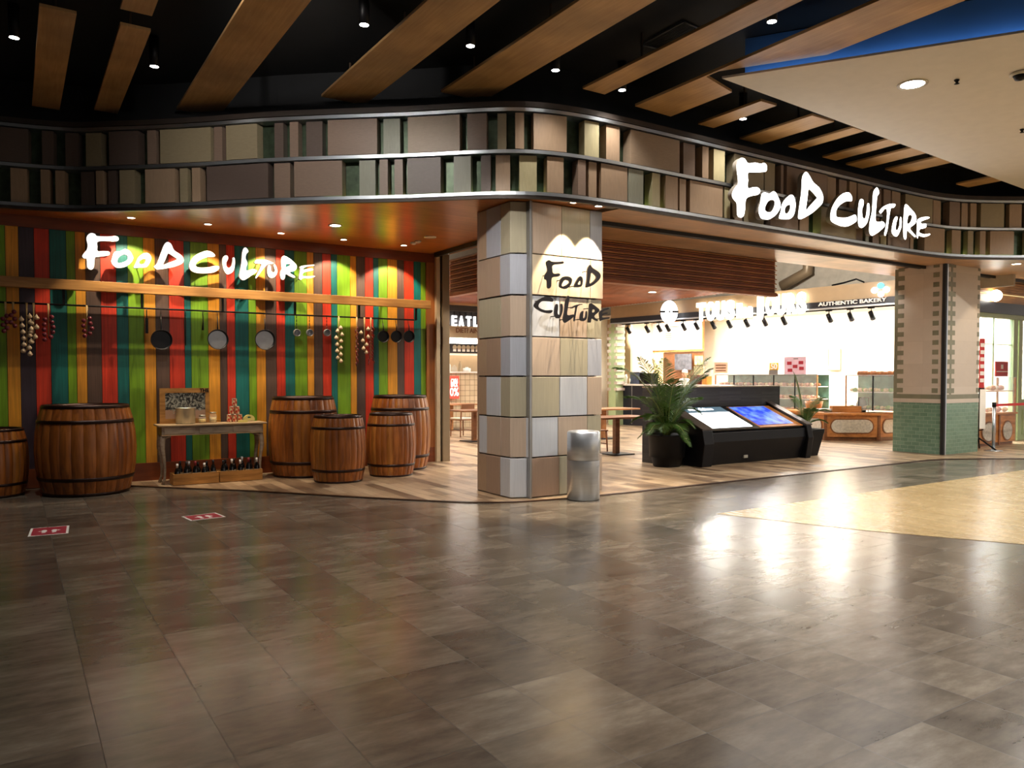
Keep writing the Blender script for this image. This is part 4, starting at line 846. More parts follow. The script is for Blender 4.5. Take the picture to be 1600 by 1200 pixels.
# ================================================================== DIRECTORY KIOSK
t = thing('directory_kiosk', 'long black information kiosk with two slanted screens and a dark stone back panel', 'kiosk')
kx0, kx1 = 9.9, 12.62
mb = MB(); mb.box(9.5, 12.94, 10.16, 10.42, .01, 1.345, 'kioskstone'); mb.build('back_panel', t)
mb = MB(); mb.box(9.5, 12.94, 10.15, 10.43, 1.345, 1.365, 'frame2'); mb.build('top_ledge', t)
mb = MB(); yF = 9.25
side = [(yF+.12, .01), (yF-.02, .42), (yF, .58), (10.16, .96), (10.16, .01)]
mb.hexa([(kx0+.1, y, z) for y, z in side], [(kx1-.1, y, z) for y, z in side], 'kiosk'); mb.build('body', t, bevel=.01)
for xa, xb in ((kx0-.14, kx0+.10), (kx1-.10, kx1+.05)):
    mb = MB(); s2 = [(yF-.02, .01), (yF-.08, .40), (yF-.03, .63), (10.15, 1.03), (10.15, .01)]
    mb.hexa([(xa, y, z) for y, z in s2], [(xb, y, z) for y, z in s2], 'kiosk'); mb.build('side_cheek', t, bevel=.012)
    mb = MB(); mb.hexa([(xa-.01, yF-.04, .635), (xb+.01, yF-.04, .635), (xb+.01, yF-.04, .655), (xa-.01, yF-.04, .655)], [(xa-.01, 10.15, 1.035), (xb+.01, 10.15, 1.035), (xb+.01, 10.15, 1.055), (xa-.01, 10.15, 1.055)], add('kioskedge', flat('kiosk_edge_metal', '4a403b', .35, .5))); mb.build('side_rim', t)
def slant(x, f, off=0.0):     # f from 0 at the low front to 1 at the back of the screen slope
    y0_, z0_, y1_, z1_ = yF, .60, 10.14, .975; L = math.hypot(y1_-y0_, z1_-z0_)
    return (x, y0_+(y1_-y0_)*f-(z1_-z0_)/L*off, z0_+(z1_-z0_)*f+(y1_-y0_)/L*off)
def quad(mb, xa, xb, fa, fb, off, th, mat):
    mb.hexa([slant(xa, fa, off), slant(xb, fa, off), slant(xb, fb, off), slant(xa, fb, off)], [slant(xa, fa, off+th), slant(xb, fa, off+th), slant(xb, fb, off+th), slant(xa, fb, off+th)], mat)
mb = MB(); quad(mb, kx0+.1, kx1-.1, .02, .99, .0, .02, add('bezel', flat('screen_bezel', '0d0c0e', .15))); mb.build('screen_bezel', t)
mb = MB(); quad(mb, 11.28, kx1-.14, .03, .93, .02, .008, 'warmwood'); mb.build('map_border', t, label='brown wooden-looking border of the right screen')
scw = glow('screen_white', (.93, .97, 1.0), 2.4); MT['scw'] = scw
scd = glow('screen_header_dark', (.05, .09, .12), .8); MT['scd'] = scd
sm, nt, b = base('screen_map', .2); tc = N(nt, 'ShaderNodeTexCoord'); no = N(nt, 'ShaderNodeTexNoise'); no.inputs['Scale'].default_value = 5; no.inputs['Detail'].default_value = 6; cr = N(nt, 'ShaderNodeValToRGB'); e_ = cr.color_ramp.elements; e_[0].position = .38; e_[0].color = rgb('1c34b4'); e_[1].position = .68; e_[1].color = rgb('5f86b4')
nt.links.new(tc.outputs['Object'], no.inputs[0]); nt.links.new(no.outputs[0], cr.inputs[0]); nt.links.new(cr.outputs[0], b.inputs['Base Color']); nt.links.new(cr.outputs[0], b.inputs['Emission Color']); b.inputs['Emission Strength'].default_value = .8; MT['scm'] = sm
mb = MB(); quad(mb, 10.12, 11.14, .10, .72, .02, .006, 'scw'); sc_ = mb.build('screen', t, label='left screen, white with a dark header')
mb = MB(); quad(mb, 10.12, 11.14, .72, .95, .02, .006, 'scd'); mb.build('header', sc_)
sl = Vector(slant(0, 1))-Vector(slant(0, 0)); sl.normalize(); c_ = slant(10.53, .86, .028)
stand_text('Food Culture', .13, .002, c_, (1, 0, 0), 'scw', 'lettering', sc_, zdir=sl, width=.62, bold=.004)
mb = MB(); quad(mb, 11.32, 12.30, .12, .90, .029, .006, 'scm'); mb.build('screen', t, label='right screen, blue map')
mb = MB(); mb.box(10.9, 11.0, yF-.004+.06, yF+.10, .10, .15, 'tin'); mb.build('floor_socket', t)
settle(t, (11.2, 9.8, 0))

# ================================================================== PALMS
def frond(mb, p0, az, L, rise, droop, wid, mat='leaf', n=34, lw=.0045):
    ax = Vector((math.cos(az), math.sin(az), 0)); pts = []
    for i in range(n+1):
        f = i/n; pts.append(Vector(p0)+ax*(L*(.12*f+.88*f**1.6)*math.cos(rise)*(1))+Vector((0, 0, L*math.sin(rise)*f-droop*L*f**3)))
    mb.tube(pts, [.011*(1-.75*i/n)+.001 for i in range(n+1)], 'stemg', 5); k = mb.mi(mat)
    lw = .008 if L > 1.2 else .0055
    for i in range(int(n*(.36 if L > 1.2 else .22)), n+1):
        f = i/n; T = (pts[i]-pts[i-1]).normalized(); S = T.cross(Vector((0, 0, 1))); S = S.normalized() if S.length > .01 else Vector((0, 1, 0)); U_ = S.cross(T)
        ln = wid*math.sin(math.pi*min(1, .16+.80*(max(f, .21)-.2)/.8))**.7
        for s in (-1, 1):
            for sub in (0, .5):
                a = pts[i]-(pts[i]-pts[i-1])*sub; tip = a+(S*s*.74+T*.62+U_*.12).normalized()*ln+Vector((0, 0, -ln*.28*random.uniform(.5, 1.3))); mid = (a+tip)/2+Vector((0, 0, ln*.06)); wv = T*lw
                v = [mb.bm.verts.new(q) for q in (a-wv*.5, a+wv*.5, mid+wv, tip, mid-wv)]; f_ = mb.bm.faces.new(v); f_.material_index = k
def palm(name, label, x, y, zbase, specs, potf):
    t = thing(name, label, 'plant', (x, y, 0)); potf(t)
    mb = MB()
    for k in range(6):
        a = k*1.05; mb.tube([(.03*math.cos(a), .03*math.sin(a), zbase-.04), (.05*math.cos(a), .05*math.sin(a), zbase+.18)], [.014, .010], 'stemg', 6)
    mb.build('stems', t)
    for az, L, rise, droop, wid in specs:
        mb = MB(); frond(mb, (.04*math.cos(az), .04*math.sin(az), zbase+.02), az, L, rise, droop, wid); mb.build('frond', t, fix=False)
def big_pot(t):
    mb = MB(); mb.lathe([(.22, .006), (.235, .02), (.265, .17), (.30, .175), (.315, .52), (.325, .53), (.325, .56), (.295, .56), (.285, .48)], (0, 0, 0), 'pot', 40, cap=(True, False)); mb.build('pot', t)
    mb = MB(); mb.lathe([(.288, .48), (.288, .50)], (0, 0, 0), 'soil', 24); mb.build('soil', t)
    mb = MB(); mb.box(.12, .165, -.31, -.285, .49, .50, 'paint_white'); mb.build('pot_tag', t, label='tiny white mark on the pot')
ra = math.atan2(RT[1], RT[0])   # azimuth that points right across the picture
S1_ = [(ra+math.pi-.1, 1.95, 1.12, .30, .46), (ra+math.pi+.4, 1.65, 1.26, .14, .42), (ra+.15, 1.7, 1.16, .13, .46), (ra-.4, 1.6, 1.12, .18, .42), (ra+1.6, 1.5, 1.4, .10, .32), (ra-1.5, 1.35, 1.25, .22, .30), (ra+math.pi+.1, 1.45, 1.42, .08, .34), (ra+.1, 1.5, 1.12, .2, .34), (ra+math.pi-.3, 1.25, 1.0, .3, .34), (ra+.5, 1.2, 1.0, .3, .34), (ra-.8, 1.15, 1.05, .3, .32), (ra+math.pi+.8, 1.2, 1.05, .3, .32),
       (ra+math.pi-.4, .95, .9, .55, .22), (ra+math.pi+.9, .85, .75, .6, .22), (ra+.3, .8, .75, .65, .22), (ra-.5, .75, .95, .6, .22), (ra-1.2, .7, .8, .6, .22), (ra-1.9, .75, .85, .6, .22), (ra+.05, 1.15, 1.05, .55, .24), (ra-2.4, .9, 1.0, .5, .24), (ra+math.pi, .6, .7, .7, .18), (ra-.9, .55, .6, .8, .18)]
palm('potted_palm', 'big palm in a round black pot at the left end of the kiosk', 9.43, 9.72, .5, S1_, big_pot)
def planter(t):
    mb = MB(); b_, u_ = .17, .26
    mb.hexa([(-b_, -b_, .006), (b_, -b_, .006), (b_, b_, .006), (-b_, b_, .006)], [(-u_, -u_, .50), (u_, -u_, .50), (u_, u_, .50), (-u_, u_, .50)], 'pot'); mb.box(-u_, u_, -u_, u_, .50, .53, 'pot'); mb.build('planter', t, bevel=.01)
    mb = MB(); mb.box(-.22, .22, -.22, .22, .53, .535, 'soil'); mb.build('soil', t)
S2_ = [(ra+.3, .95, 1.15, .3, .20), (ra+math.pi-.2, 1.25, 1.42, .12, .18), (ra-.5, .75, 1.0, .4, .18), (ra+2.0, .9, 1.2, .25, .2), (ra-1.6, .7, 1.1, .35, .18), (ra+.9, .85, .9, .45, .2), (ra+math.pi+.6, .6, .9, .4, .16), (ra+.1, .55, .7, .5, .16)]
palm('potted_palm', 'small palm in a flared black planter at the right end of the kiosk', 13.02, 9.62, .53, S2_, planter)

# ================================================================== TILED PILLAR ON THE RIGHT
MT['sage'] = tilemat('sage_brick_x', .16, .075, 15.3, 0, ['5b7763', '67836e', '738f7a'], '8ea18c', g=.0025, rough=.22, streak=(6, 6, 6), stag=.5, axes=(0, 2), streakamt=.3, bump=.3)
MT['sagey'] = tilemat('sage_brick_y', .16, .075, 8.2, 0, ['5b7763', '67836e', '738f7a'], '8ea18c', g=.0025, rough=.22, streak=(6, 6, 6), stag=.5, axes=(1, 2), streakamt=.3, bump=.3)
# swap tile axes: rows of bricks are laid along z
for k_, ax, of in (('sage', 0, 15.3), ('sagey', 1, 8.2)):
    MT[k_] = tilemat('sage_brick_'+k_, .075, .16, 0, of, ['5b7763', '67836e', '738f7a'], '8ea18c', g=.0025, rough=.22, streak=(6, 6, 6), stag=.5, axes=(2, ax), streakamt=.3, bump=.3)
add('sagedark', flat('sage_tile', '77755f', .3, noise=.1)); add('creamtile', tilemat('cream_tiles', .45, .45, 0, 0, ['baac9d', 'c1b4a5', 'c8bbac'], 'ab9d8d', g=.001, rough=.3, streak=(4, 4, 4), axes=(1, 2), streakamt=.3, bump=.05))
t = thing('tiled_pillar', 'pillar of cream tiles with a checker edge over sage green brick tiles', 'pillar')
px0, px1, py0, py1 = 15.32, 16.63, 8.17, 9.2
mb = MB(); mb.box(px0, px1, py0, py1, 1.19, 3.745, 'creamtile'); mb.build('upper_shaft', t)
mb = MB(); mb.box(px0-.006, px1+.006, py0-.006, py1, 1.10, 1.19, 'sagedark'); mb.box(px0-.01, px1+.01, py0-.01, py1, 1.02, 1.10, 'creamtile'); mb.build('band', t)
mb = MB(); mb.box(px0-.004, px0+.02, py0+.02, py1, .008, 1.02, 'sagey'); mb.box(px0+.02, px1, py0-.006, py0+.1, .008, 1.02, 'sage'); mb.box(px0+.02, px1, py0+.1, py1, .008, 1.02, 'sagey'); mb.build('brick_base', t)
mb = MB(); z = 1.22
while z < 3.7:
    mb.box(px0-.004, px0+.01, py1-.20, py1-.07, z, z+.095, 'sagedark'); mb.box(px0-.004, px0+.01, py0+.12, py0+.24, z, z+.095, 'sagedark')
    mb.box(px0+.26, px0+.37, py0-.004, py0+.01, z, z+.095, 'sagedark'); mb.box(px1-.09, px1+.003, py0-.004, py0+.05, z, z+.095, 'sagedark'); mb.box(px0+.10, px0+.2, py0-.005, py0+.01, z+.0, z+.095, 'sagedark')
    z += .19
mb.box(px0-.003, px0+.01, py1-.07, py1, 1.19, 3.74, 'sagedark'); mb.box(px0+.2, px0+.26, py0-.005, py0+.01, 1.19, 3.74, 'sagedark')
mb.build('checker_edge', t)
mb = MB(); mb.box(px0-.03, px0+.02, py0-.02, py0+.045, .008, 3.742, 'black'); mb.box(px0+.02, px0+.06, py0-.025, py0+.01, .008, 3.742, 'steel'); mb.build('shutter_guide', t, label='black shutter groove with a steel strip')
settle(t, (15.95, 8.6, 0))

# ================================================================== SLATTED BULKHEAD
t = thing('slatted_bulkhead', 'red-brown slatted wooden ceiling bulkhead behind the entrance', 'bulkhead')
mb = MB(); mb.box(7.10, 12.30, 9.80, 9.86, 3.12, 3.76, 'slatb'); mb.box(7.10, 7.16, 9.86, 13.2, 3.12, 3.76, 'slatb'); mb.build('backing', t)
mb = MB(); n = 22
for i in range(n):
    z = 3.125+i*.635/n; h = .635/n*.6; d = .05 if i % 3 == 0 else .015; mk = 'teak' if i % 3 == 0 else 'slat'
    mb.box(7.10-d, 12.30, 9.80-d, 9.80, z, z+h, mk); mb.box(7.10-d, 7.10, 9.80, 13.2, z, z+h, mk)
mb.build('slats', t)
mb = MB(); mb.box(7.03, 12.32, 9.73, 9.90, 3.07, 3.12, 'slat'); mb.box(7.03, 7.18, 9.90, 13.22, 3.07, 3.12, 'slat'); mb.build('bottom_rail', t)
settle(t, (9.7, 9.8, 3.07))

# ================================================================== DINING FURNITURE
def dtable(label, x, y, rz, mat, w=.75, l=.75, two=False):
    t = thing('dining_table', label, 'table', (x, y, .008), rz)
    mb = MB(); mb.box(-l/2, l/2, -w/2, w/2, .715, .75, mat); mb.build('tabletop', t, bevel=.004)
    for xx in ((0,) if not two else (-l/2+.3, l/2-.3)):
        mb = MB(); mb.box(xx-.05, xx+.05, -.05, .05, .015, .715, mat); mb.build('leg', t)
        mb = MB(); mb.box(xx-.26, xx+.26, -.26, .26, .0, .018, 'iron'); mb.build('foot_plate', t)
    return t
def chair(label, x, y, rz, mat, cushion=True):
    t = thing('dining_chair', label, 'chair', (x, y, .008), rz, group='wooden dining chairs')
    mb = MB(); mb.box(-.22, .22, -.22, .22, .42, .445, mat); mb.build('seat', t, bevel=.006)
    if cushion: mb = MB(); mb.box(-.215, .215, -.215, .215, .445, .485, 'cushion'); mb.build('cushion', t, bevel=.015)
    for sx in (-1, 1):
        for sy in (-1, 1):
            mb = MB(); mb.tube([(sx*.19, sy*.19, .42), (sx*.205, sy*.205, .0)], [.022, .014], mat, 8); mb.build('leg', t)
        mb = MB(); mb.tube([(sx*.19, .20, .43), (sx*.195, .25, .84)], [.02, .015], mat, 8); mb.build('back_post', t)
    mb = MB(); mb.hexa([(-.2, .235, .68), (.2, .235, .68), (.2, .255, .68), (-.2, .255, .68)], [(-.21, .25, .84), (.21, .25, .84), (.21, .27, .84), (-.21, .27, .84)], mat); mb.build('backrest', t, bevel=.006)
    mb = MB(); mb.tube([(-.2, -.2, .16), (-.2, .2, .16)], .01, mat, 6); mb.tube([(.2, -.2, .16), (.2, .2, .16)], .01, mat, 6); mb.tube([(-.2, 0, .16), (.2, 0, .16)], .01, mat, 6); mb.build('stretcher', t)
    return t
dtable('dark topped dining table with a square post leg, just left of the kiosk', 10.05, 11.78, 0, 'darkteak', .72, 1.3)
dtable('light wooden dining table farther back behind the dark one', 12.3, 14.9, 0, 'teak', .8, 1.7)
chair('light wooden dining chair behind the dark table, near the clad pillar', 11.25, 14.7, math.pi/2, 'teak', False)
chair('dark wooden stool-backed chair close to the kiosk back panel', 10.05, 12.5, 0.0, 'darkteak', False)
p = atz(722, 683); chair('dark dining chair with a pale seat pad seen through the narrow doorway', p[0]+.05, p[1]+.1, math.pi*1.05, 'darkteak')
p = atz(741, 690); dtable('wooden dining table partly hidden by the pillar, seen through the doorway', p[0], p[1], 0, 'darkteak', .8, 1.0)
dtable('second wooden table farther back through the narrow doorway', 10.55, 19.6, 0, 'teak', .7, 1.6)

# ================================================================== FAR STALL SEEN THROUGH THE DOORWAY
YS = 20.5
def sx_(u): return float(aty(u, 560, YS)[0])
def sz_(v, u=725): return float(aty(u, v, YS)[2])
t = thing('snack_stall', 'far snack stall with glowing sign letters above a cream board and tiled counter', 'stall')
X0, X1 = sx_(690), sx_(690)+3.2
mb = MB(); mb.box(X0, X1, YS+.05, YS+.12, sz_(513), sz_(487), add('sdark', flat('dark_slats', '2b2422', .6))); 
for i in range(16): mb.box(X0+.2*i+.05, X0+.2*i+.09, YS+.0, YS+.05, sz_(500), sz_(487), 'sdark')
mb.build('sign_backing', t)
mb = MB(); mb.box(X0, X1, YS-.15, YS+.1, sz_(478), 3.75, 'soffit_pale'); mb.box(X0, X1, YS-.1, YS+.1, sz_(487), sz_(478), 'sdark'); mb.build('canopy', t)
xs_ = [706.5, 717.5, 728.5, 739, 750, 760]
for ch, u in zip('EATL', (709, 720.5, 732, 743)):
    stand_text(ch, .42, .06, (sx_(u), YS-.02, sz_(503)), (1, 0, 0), 'scw', 'letter', t, bold=.012, width=(sx_(u+3.6)-sx_(u-3.6)))
mb = MB(); mb.box(X0, X1, YS-.08, YS+.1, sz_(528), sz_(510), 'cream'); cb_ = mb.build('cream_board', t)
stand_text("DIET? AIN'T", .2, .01, (sx_(731), YS-.09, sz_(517)), (1, 0, 0), 'darkteak', 'lettering', cb_, width=sx_(750)-sx_(709), bold=.004)
mb = MB(); mb.box(X0, X1, YS+.4, YS+.5, sz_(536), sz_(528), 'panelglow'); mb.build('light_strip', t)
mb = MB(); mb.box(X0, X1, YS-.05, YS+.1, sz_(552), sz_(537), 'sdark'); mb.build('menu_strip', t)
for i, u in enumerate((709, 716, 723, 730, 737, 744)):
    mb = MB(); mb.lathe([(.07, -.005), (.07, .005)], (sx_(u), YS-.06, sz_(543)), 'cream', 12, axis='y'); mb.box(sx_(u)-.05, sx_(u)+.05, YS-.065, YS-.055, sz_(549.5), sz_(546), 'paint_white'); mb.build('menu_picture', t)
mb = MB(); mb.box(X0, X1, YS+1.2, YS+1.3, .01, sz_(552), 'ivory'); mb.box(sx_(722), X1, YS+.9, YS+1.0, 1.2, sz_(554), 'signbeige'); mb.build('back_wall', t)
mb = MB(); mb.box(X0, X1, YS, YS+.6, .01, sz_(583), tilemat('beige_square_tiles', .16, .16, 0, 0, ['b79f7d', 'c0a988', 'c8b190'], '6b5640', g=.006, rough=.35, axes=(0, 2), streakamt=.2)); mb.build('tiled_counter', t)
mb = MB(); mb.box(X0, X1, YS-.05, YS+.65, sz_(583), sz_(580.5), 'white'); mb.build('counter_top', t)
settle(t, ((X0+X1)/2, YS+.3, 0))
for i, (u, r, h, mt, lab) in enumerate([(709, .05, .28, 'paint_white', 'white bottle on the far stall counter, leftmost'), (717, .09, .2, 'glass', 'glass container on the far stall counter'), (726, .05, .3, 'cream', 'pale bottle in the middle of the far stall counter'), (737, .12, .14, 'paint_white', 'low white tray of food on the far stall counter')]):
    mb = MB(); mb.lathe([(r, 0), (r, h*.7), (r*.4, h*.85), (r*.4, h)], (0, 0, 0), mt, 14); mb.build('counter_container', label=lab, cat='container', loc=(sx_(u), YS+.3, sz_(580.5)+.002))
t = thing('sale_poster', 'red sale poster with white lettering in front of the tiled counter', 'poster'); YP = YS-.1
a, b_ = float(aty(697, 600, YP)[0]), float(aty(717, 600, YP)[0]); z0, z1 = float(aty(707, 623, YP)[2]), float(aty(707, 587.5, YP)[2])
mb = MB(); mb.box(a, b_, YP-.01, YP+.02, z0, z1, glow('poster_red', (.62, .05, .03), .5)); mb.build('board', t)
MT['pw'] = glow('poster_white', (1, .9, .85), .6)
for tx, v, wd in (('CASH', 596, .32), ('BACK', 601, .34), ('0%', 613, .42)):
    stand_text(tx, .2 if tx != '0%' else .34, .006, (float(aty(709.5, v, YP)[0]), YP-.015, float(aty(709, v, YP)[2])), (1, 0, 0), 'pw', 'lettering', t, width=wd*.7, bold=.006)
settle(t, ((a+b_)/2, YP, z0))

# ================================================================== BAKERY
def bprism(mb, s0, s1, e0, e1, z0, z1, mat):
    mb.prism([bk(s0, e0)[:2], bk(s0, e1)[:2], bk(s1, e1)[:2], bk(s1, e0)[:2]], z0, z1, mat)
def bz(u, v, e): return float(atb(u, v, e)[2])
SE = bs(954, 0); 
mb = MB(); bprism(mb, -1.2, SE+1.2, 4.2, 4.35, 0, 3.9, 'ivory'); bprism(mb, SE+1.0, SE+1.15, .3, 4.2, 0, 3.9, 'ivory'); mb.build('wall_bakery', kind='structure')
mb = MB(); bprism(mb, -.9, SE+1.0, .14, 4.2, 3.44, 3.50, 'white'); mb.build('ceiling_bakery', kind='structure')
mb = MB(); bprism(mb, -2, SE-3.3, .9, 1.0, 3.5, 5.9, 'plaster'); mb.build('wall_plaster', kind='structure')
t = thing('duct', 'grey duct bend above the bakery sign board', 'duct'); mb = MB(); a = atb(1222, 447, .6); b_ = atb(1262, 424, .6); mb.tube([a, b_, b_+np.array([0, .0, .6])], .14, 'frame2', 12); mb.build('duct_body', t); settle(t, a)
for u0, u1 in ((1318, 1350),):
    mb = MB(); mb.tube([atb(1300, 446, .3), atb(1318, 442, .3), atb(1338, 436, .35), atb(1350, 441, .3)], .02, 'iron', 6); mb.build('cable', label='loose dark cable on top of the bakery sign board', cat='cable')
# sign board
t = thing('bakery_signboard', 'long beige and black bakery sign board with glowing letters', 'sign board')
Z0, Z1, Z2 = 3.20, 3.38, 3.75
mb = MB(); bprism(mb, -.9, SE, 0, .1, Z1, Z2, 'signbeige'); mb.build('beige_panel', t)
mb = MB(); bprism(mb, -.9, SE, -.02, .1, Z0+.03, Z1, add('sblack', flat('sign_black', '1d1b20', .4))); mb.build('black_strip', t)
mb = MB(); bprism(mb, -.9, SE, -.05, .12, Z0, Z0+.03, 'steel'); mb.build('metal_edge', t)
XD = tuple(-BT); 
def btext(body, u0, u1, v0, v1, e, mat, name, par, bold=.01, depth=.03):
    p0, p1 = atb(u0, v0, e), atb(u1, v1, e); c = (p0+p1)/2; wd = np.linalg.norm((p1-p0)[:2])
    return c, wd
yel = glow('sign_halo', (1.0, .80, .38), .35); MT['halo'] = yel; MT['tl'] = glow('sign_letter_bright', (1.0, .97, .86), 2.5)
for body, u0, u1, vm0, vm1, sz in (('TOUS', 1088, 1148, 489.5, 485, .40), ('les', 1151, 1176, 487, 485, .30), ('JOURS', 1180, 1260, 480, 474.5, .42)):
    n = len(body); 
    for i, ch in enumerate(body):
        ua, ub = u0+(u1-u0)*i/n, u0+(u1-u0)*(i+1)/n; um = (ua+ub)/2; vm = vm0+(vm1-vm0)*(um-u0)/(u1-u0); c = atb(um, vm, -.09); wd = np.linalg.norm((atb(ub, vm, -.09)-atb(ua, vm, -.09))[:2])*.88
        o = stand_text(ch, sz*1.62, .06, c, XD, 'tl', 'letter', t, width=wd, bold=.035)
c = (atb(1278, 480, -.04)+atb(1386, 475, -.04))/2; stand_text('AUTHENTIC BAKERY', .125, .02, (c[0], c[1], 3.315), XD, 'paint_white', 'lettering', t, width=np.linalg.norm((atb(1386, 476, -.04)-atb(1279, 480, -.04))[:2]), bold=.003)
for du, dv, mt, hole_ in ((0, -6.0, glow('petal_blue', (.05, .5, .9), 2.2), 0), (9, 0, glow('petal_white', (1, .9, .85), 2.6), 0), (-9.5, 1, 'petw', 1), (0.5, 7, glow('petal_pink', (1, .62, .5), 2.4), 0)):
    if mt == 'petw': mt = glow('petal_white_open', (1, .92, .88), 2.6)
    c = atb(1375.5+du, 452.5+dv, -.06); mb = MB(); k_ = mb.mi(mt); n_ = 18
    pts = [c+(-BT)*(.075*math.cos(a))+np.array([0, 0, 1])*.07*math.sin(a) for a in [2*math.pi*i/n_ for i in range(n_)]]
    if hole_:
        inn = [c+(-BT)*(.035*math.cos(a))+np.array([0, 0, 1])*.025*math.sin(a) for a in [2*math.pi*i/n_ for i in range(n_)]]
        for i in range(n_): mb.hexa([pts[i], pts[(i+1) % n_], inn[(i+1) % n_], inn[i]], [q+BN*.03 for q in (pts[i], pts[(i+1) % n_], inn[(i+1) % n_], inn[i])], mt)
    else: mb.hexa(pts, [q+BN*.03 for q in pts], mt)
    mb.build('emblem_petal', t)
settle(t, bk(4, 0, 3.2))
# round blade sign
c = atb(1046, 487.5, -.35); t = thing('round_sign', 'round white glowing sign hanging on the bakery sign board', 'sign')
mb = MB(); k_ = mb.mi('scw'); n_ = 32; pts = [c+RT*(.24*math.cos(a))+np.array([0, 0, .33*math.sin(a)]) for a in [2*math.pi*i/n_ for i in range(n_)]]; dep = np.array([FW[0], FW[1], 0])*.08
mb.hexa(pts, [q+dep for q in pts], 'scw'); mb.build('disc', t); c2 = c-dep*.1
for dx, w_ in ((-.2, .08), (.17, .09), (0, .02)):
    mb = MB(); q = c2+RT*dx; mb.hexa([q-RT*w_+np.array([0, 0, -.02]), q+RT*w_+np.array([0, 0, -.02]), q+RT*w_+np.array([0, 0, .035]), q-RT*w_+np.array([0, 0, .035])], [x_+dep*.05 for x_ in (q-RT*w_+np.array([0, 0, -.02]), q+RT*w_+np.array([0, 0, -.02]), q+RT*w_+np.array([0, 0, .035]), q-RT*w_+np.array([0, 0, .035]))], 'ventgrey'); mb.build('grey_mark', t)
settle(t, c)
# track with spot heads
t = thing('lighting_track', 'black lighting track under the bakery sign board', 'track'); mb = MB(); bprism(mb, -.9, SE, .16, .20, 3.17, 3.21, 'iron'); mb.build('rail', t); settle(t, bk(4, .18, 3.19))
first = None
for i, (u, v) in enumerate([(981, 519), (1010, 517), (1029, 516), (1042, 515), (1067, 514), (1087, 515), (1113, 510), (1138, 512), (1165, 511), (1193, 510), (1223, 508), (1294, 501), (1327, 501), (1360, 500)]):
    s = bs(u, .18); lab = 'black track spot head under the bakery sign, '+(['first','second','third','fourth','fifth','sixth','seventh','eighth','ninth','tenth','eleventh','twelfth','thirteenth','fourteenth'][i])+' from the left'
    if first is None:
        first = thing('track_spot', lab, 'spot light', bk(s, .18, 3.17), group='spots on the bakery track'); first.rotation_euler = (0, 0, math.atan2(BN[1], BN[0]))
        mb = MB(); mb.tube([(0, 0, 0), (0, 0, -.10)], .012, 'iron', 6); mb.box(-.02, .02, -.08, .08, -.02, .0, 'iron'); mb.build('stem', first)
        mb = MB(); mb.tube([(-.05, 0, -.10), (.10, 0, -.26)], [.05, .062], 'iron', 14); mb.build('head', first)
        mb = MB(); mb.tube([(.101, 0, -.261), (.104, 0, -.264)], [.05, .05], 'lamp', 14); mb.build('lens', first)
    else: copy_thing(first, bk(s, .18, 3.17), lab)
for s in np.linspace(.3, SE-.3, 6):
    spot('bulb', bk(s, .35, 3.0), tuple(BN*1.0+np.array([0, 0, -.22])), P_TRACK*14, NEUT, 84, .6, .06)
# ceiling panels of the bakery
for i, s in enumerate(np.linspace(.6, SE-.8, 5)):
    t = thing('ceiling_light', 'bright square ceiling lamp inside the bakery, '+ordn[i]+' from the right', 'ceiling light', bk(s, 1.9, 3.43), math.atan2(BN[1], BN[0]), group='bakery ceiling lamps')
    mb = MB(); mb.box(-.5, .5, -.5, .5, -.01, .0, 'panelglow'); mb.build('diffuser', t); mb = MB(); mb.box(-.53, .53, -.53, .53, -.005, .008, 'ring'); mb.build('frame', t)
    area('tube', (0, 0, -.03), (0, 0, -1), P_BAKERY, NEUT, .95, .95, t)
# green tiled post at the left end and wall piece
t = thing('tiled_post', 'slim post of pale green and cream tiles at the left end of the bakery', 'post'); mb = MB(); s0 = bs(962, -.05); s1 = bs(951, -.05)
bprism(mb, s0, s1, -.05, .35, .01, 3.2, 'sageframe'); mb.build('shaft', t); mb = MB(); z = 1.1
while z < 3.15: bprism(mb, s0-.07, s0+.06, -.06, .3, z, z+.09, 'creamtile'); bprism(mb, s1-.10, s1+.07, -.06, .3, z, z+.09, 'creamtile'); z += .2
mb.build('checker_tiles', t); settle(t, bk((s0+s1)/2, .1, 0))
mb = MB(); s0 = bs(985, .9); s1 = SE+1.05; bprism(mb, s0, s1, .9, 1.0, 0, 3.44, 'signbeige'); mb.build('wall_bakery_side', kind='structure')
# menu board
def bpanel(mb, u0, u1, v0, v1, e, th, mat):
    um = (u0+u1)/2; s0, s1 = bs(u0, e), bs(u1, e); bprism(mb, min(s0, s1), max(s0, s1), e, e+th, bz(um, v1, e), bz(um, v0, e), mat)
t = thing('menu_board', 'big white menu board with a brown photo in a wooden frame on the bakery wall', 'menu board')
em = 3.2; mb = MB(); bpanel(mb, 987, 1098, 502, 550, em, .08, 'warmwood'); mb.build('frame', t); mb = MB(); bpanel(mb, 989, 1096, 504, 547, em-.03, .02, 'paint_white'); mb.build('white_panel', t)
mb = MB(); bpanel(mb, 989.5, 1011, 505, 545, em-.05, .012, add('coffeeph', flat('coffee_photo', '5b3c30', .5, noise=.85, sc=(4.5, 4.5, 4.5)))); mb.build('photo', t)
for i, (v, w_) in enumerate(((510, 8), (521, 5), (524, 5), (527, 5), (530, 4))): mb = MB(); bpanel(mb, 1044-w_ if i else 1046, 1044+w_ if i else 1062, v, v+1.2, em-.045, .012, 'frame2'); mb.build('text_line', t)
settle(t, bk(bs(1040, em), em, 2))
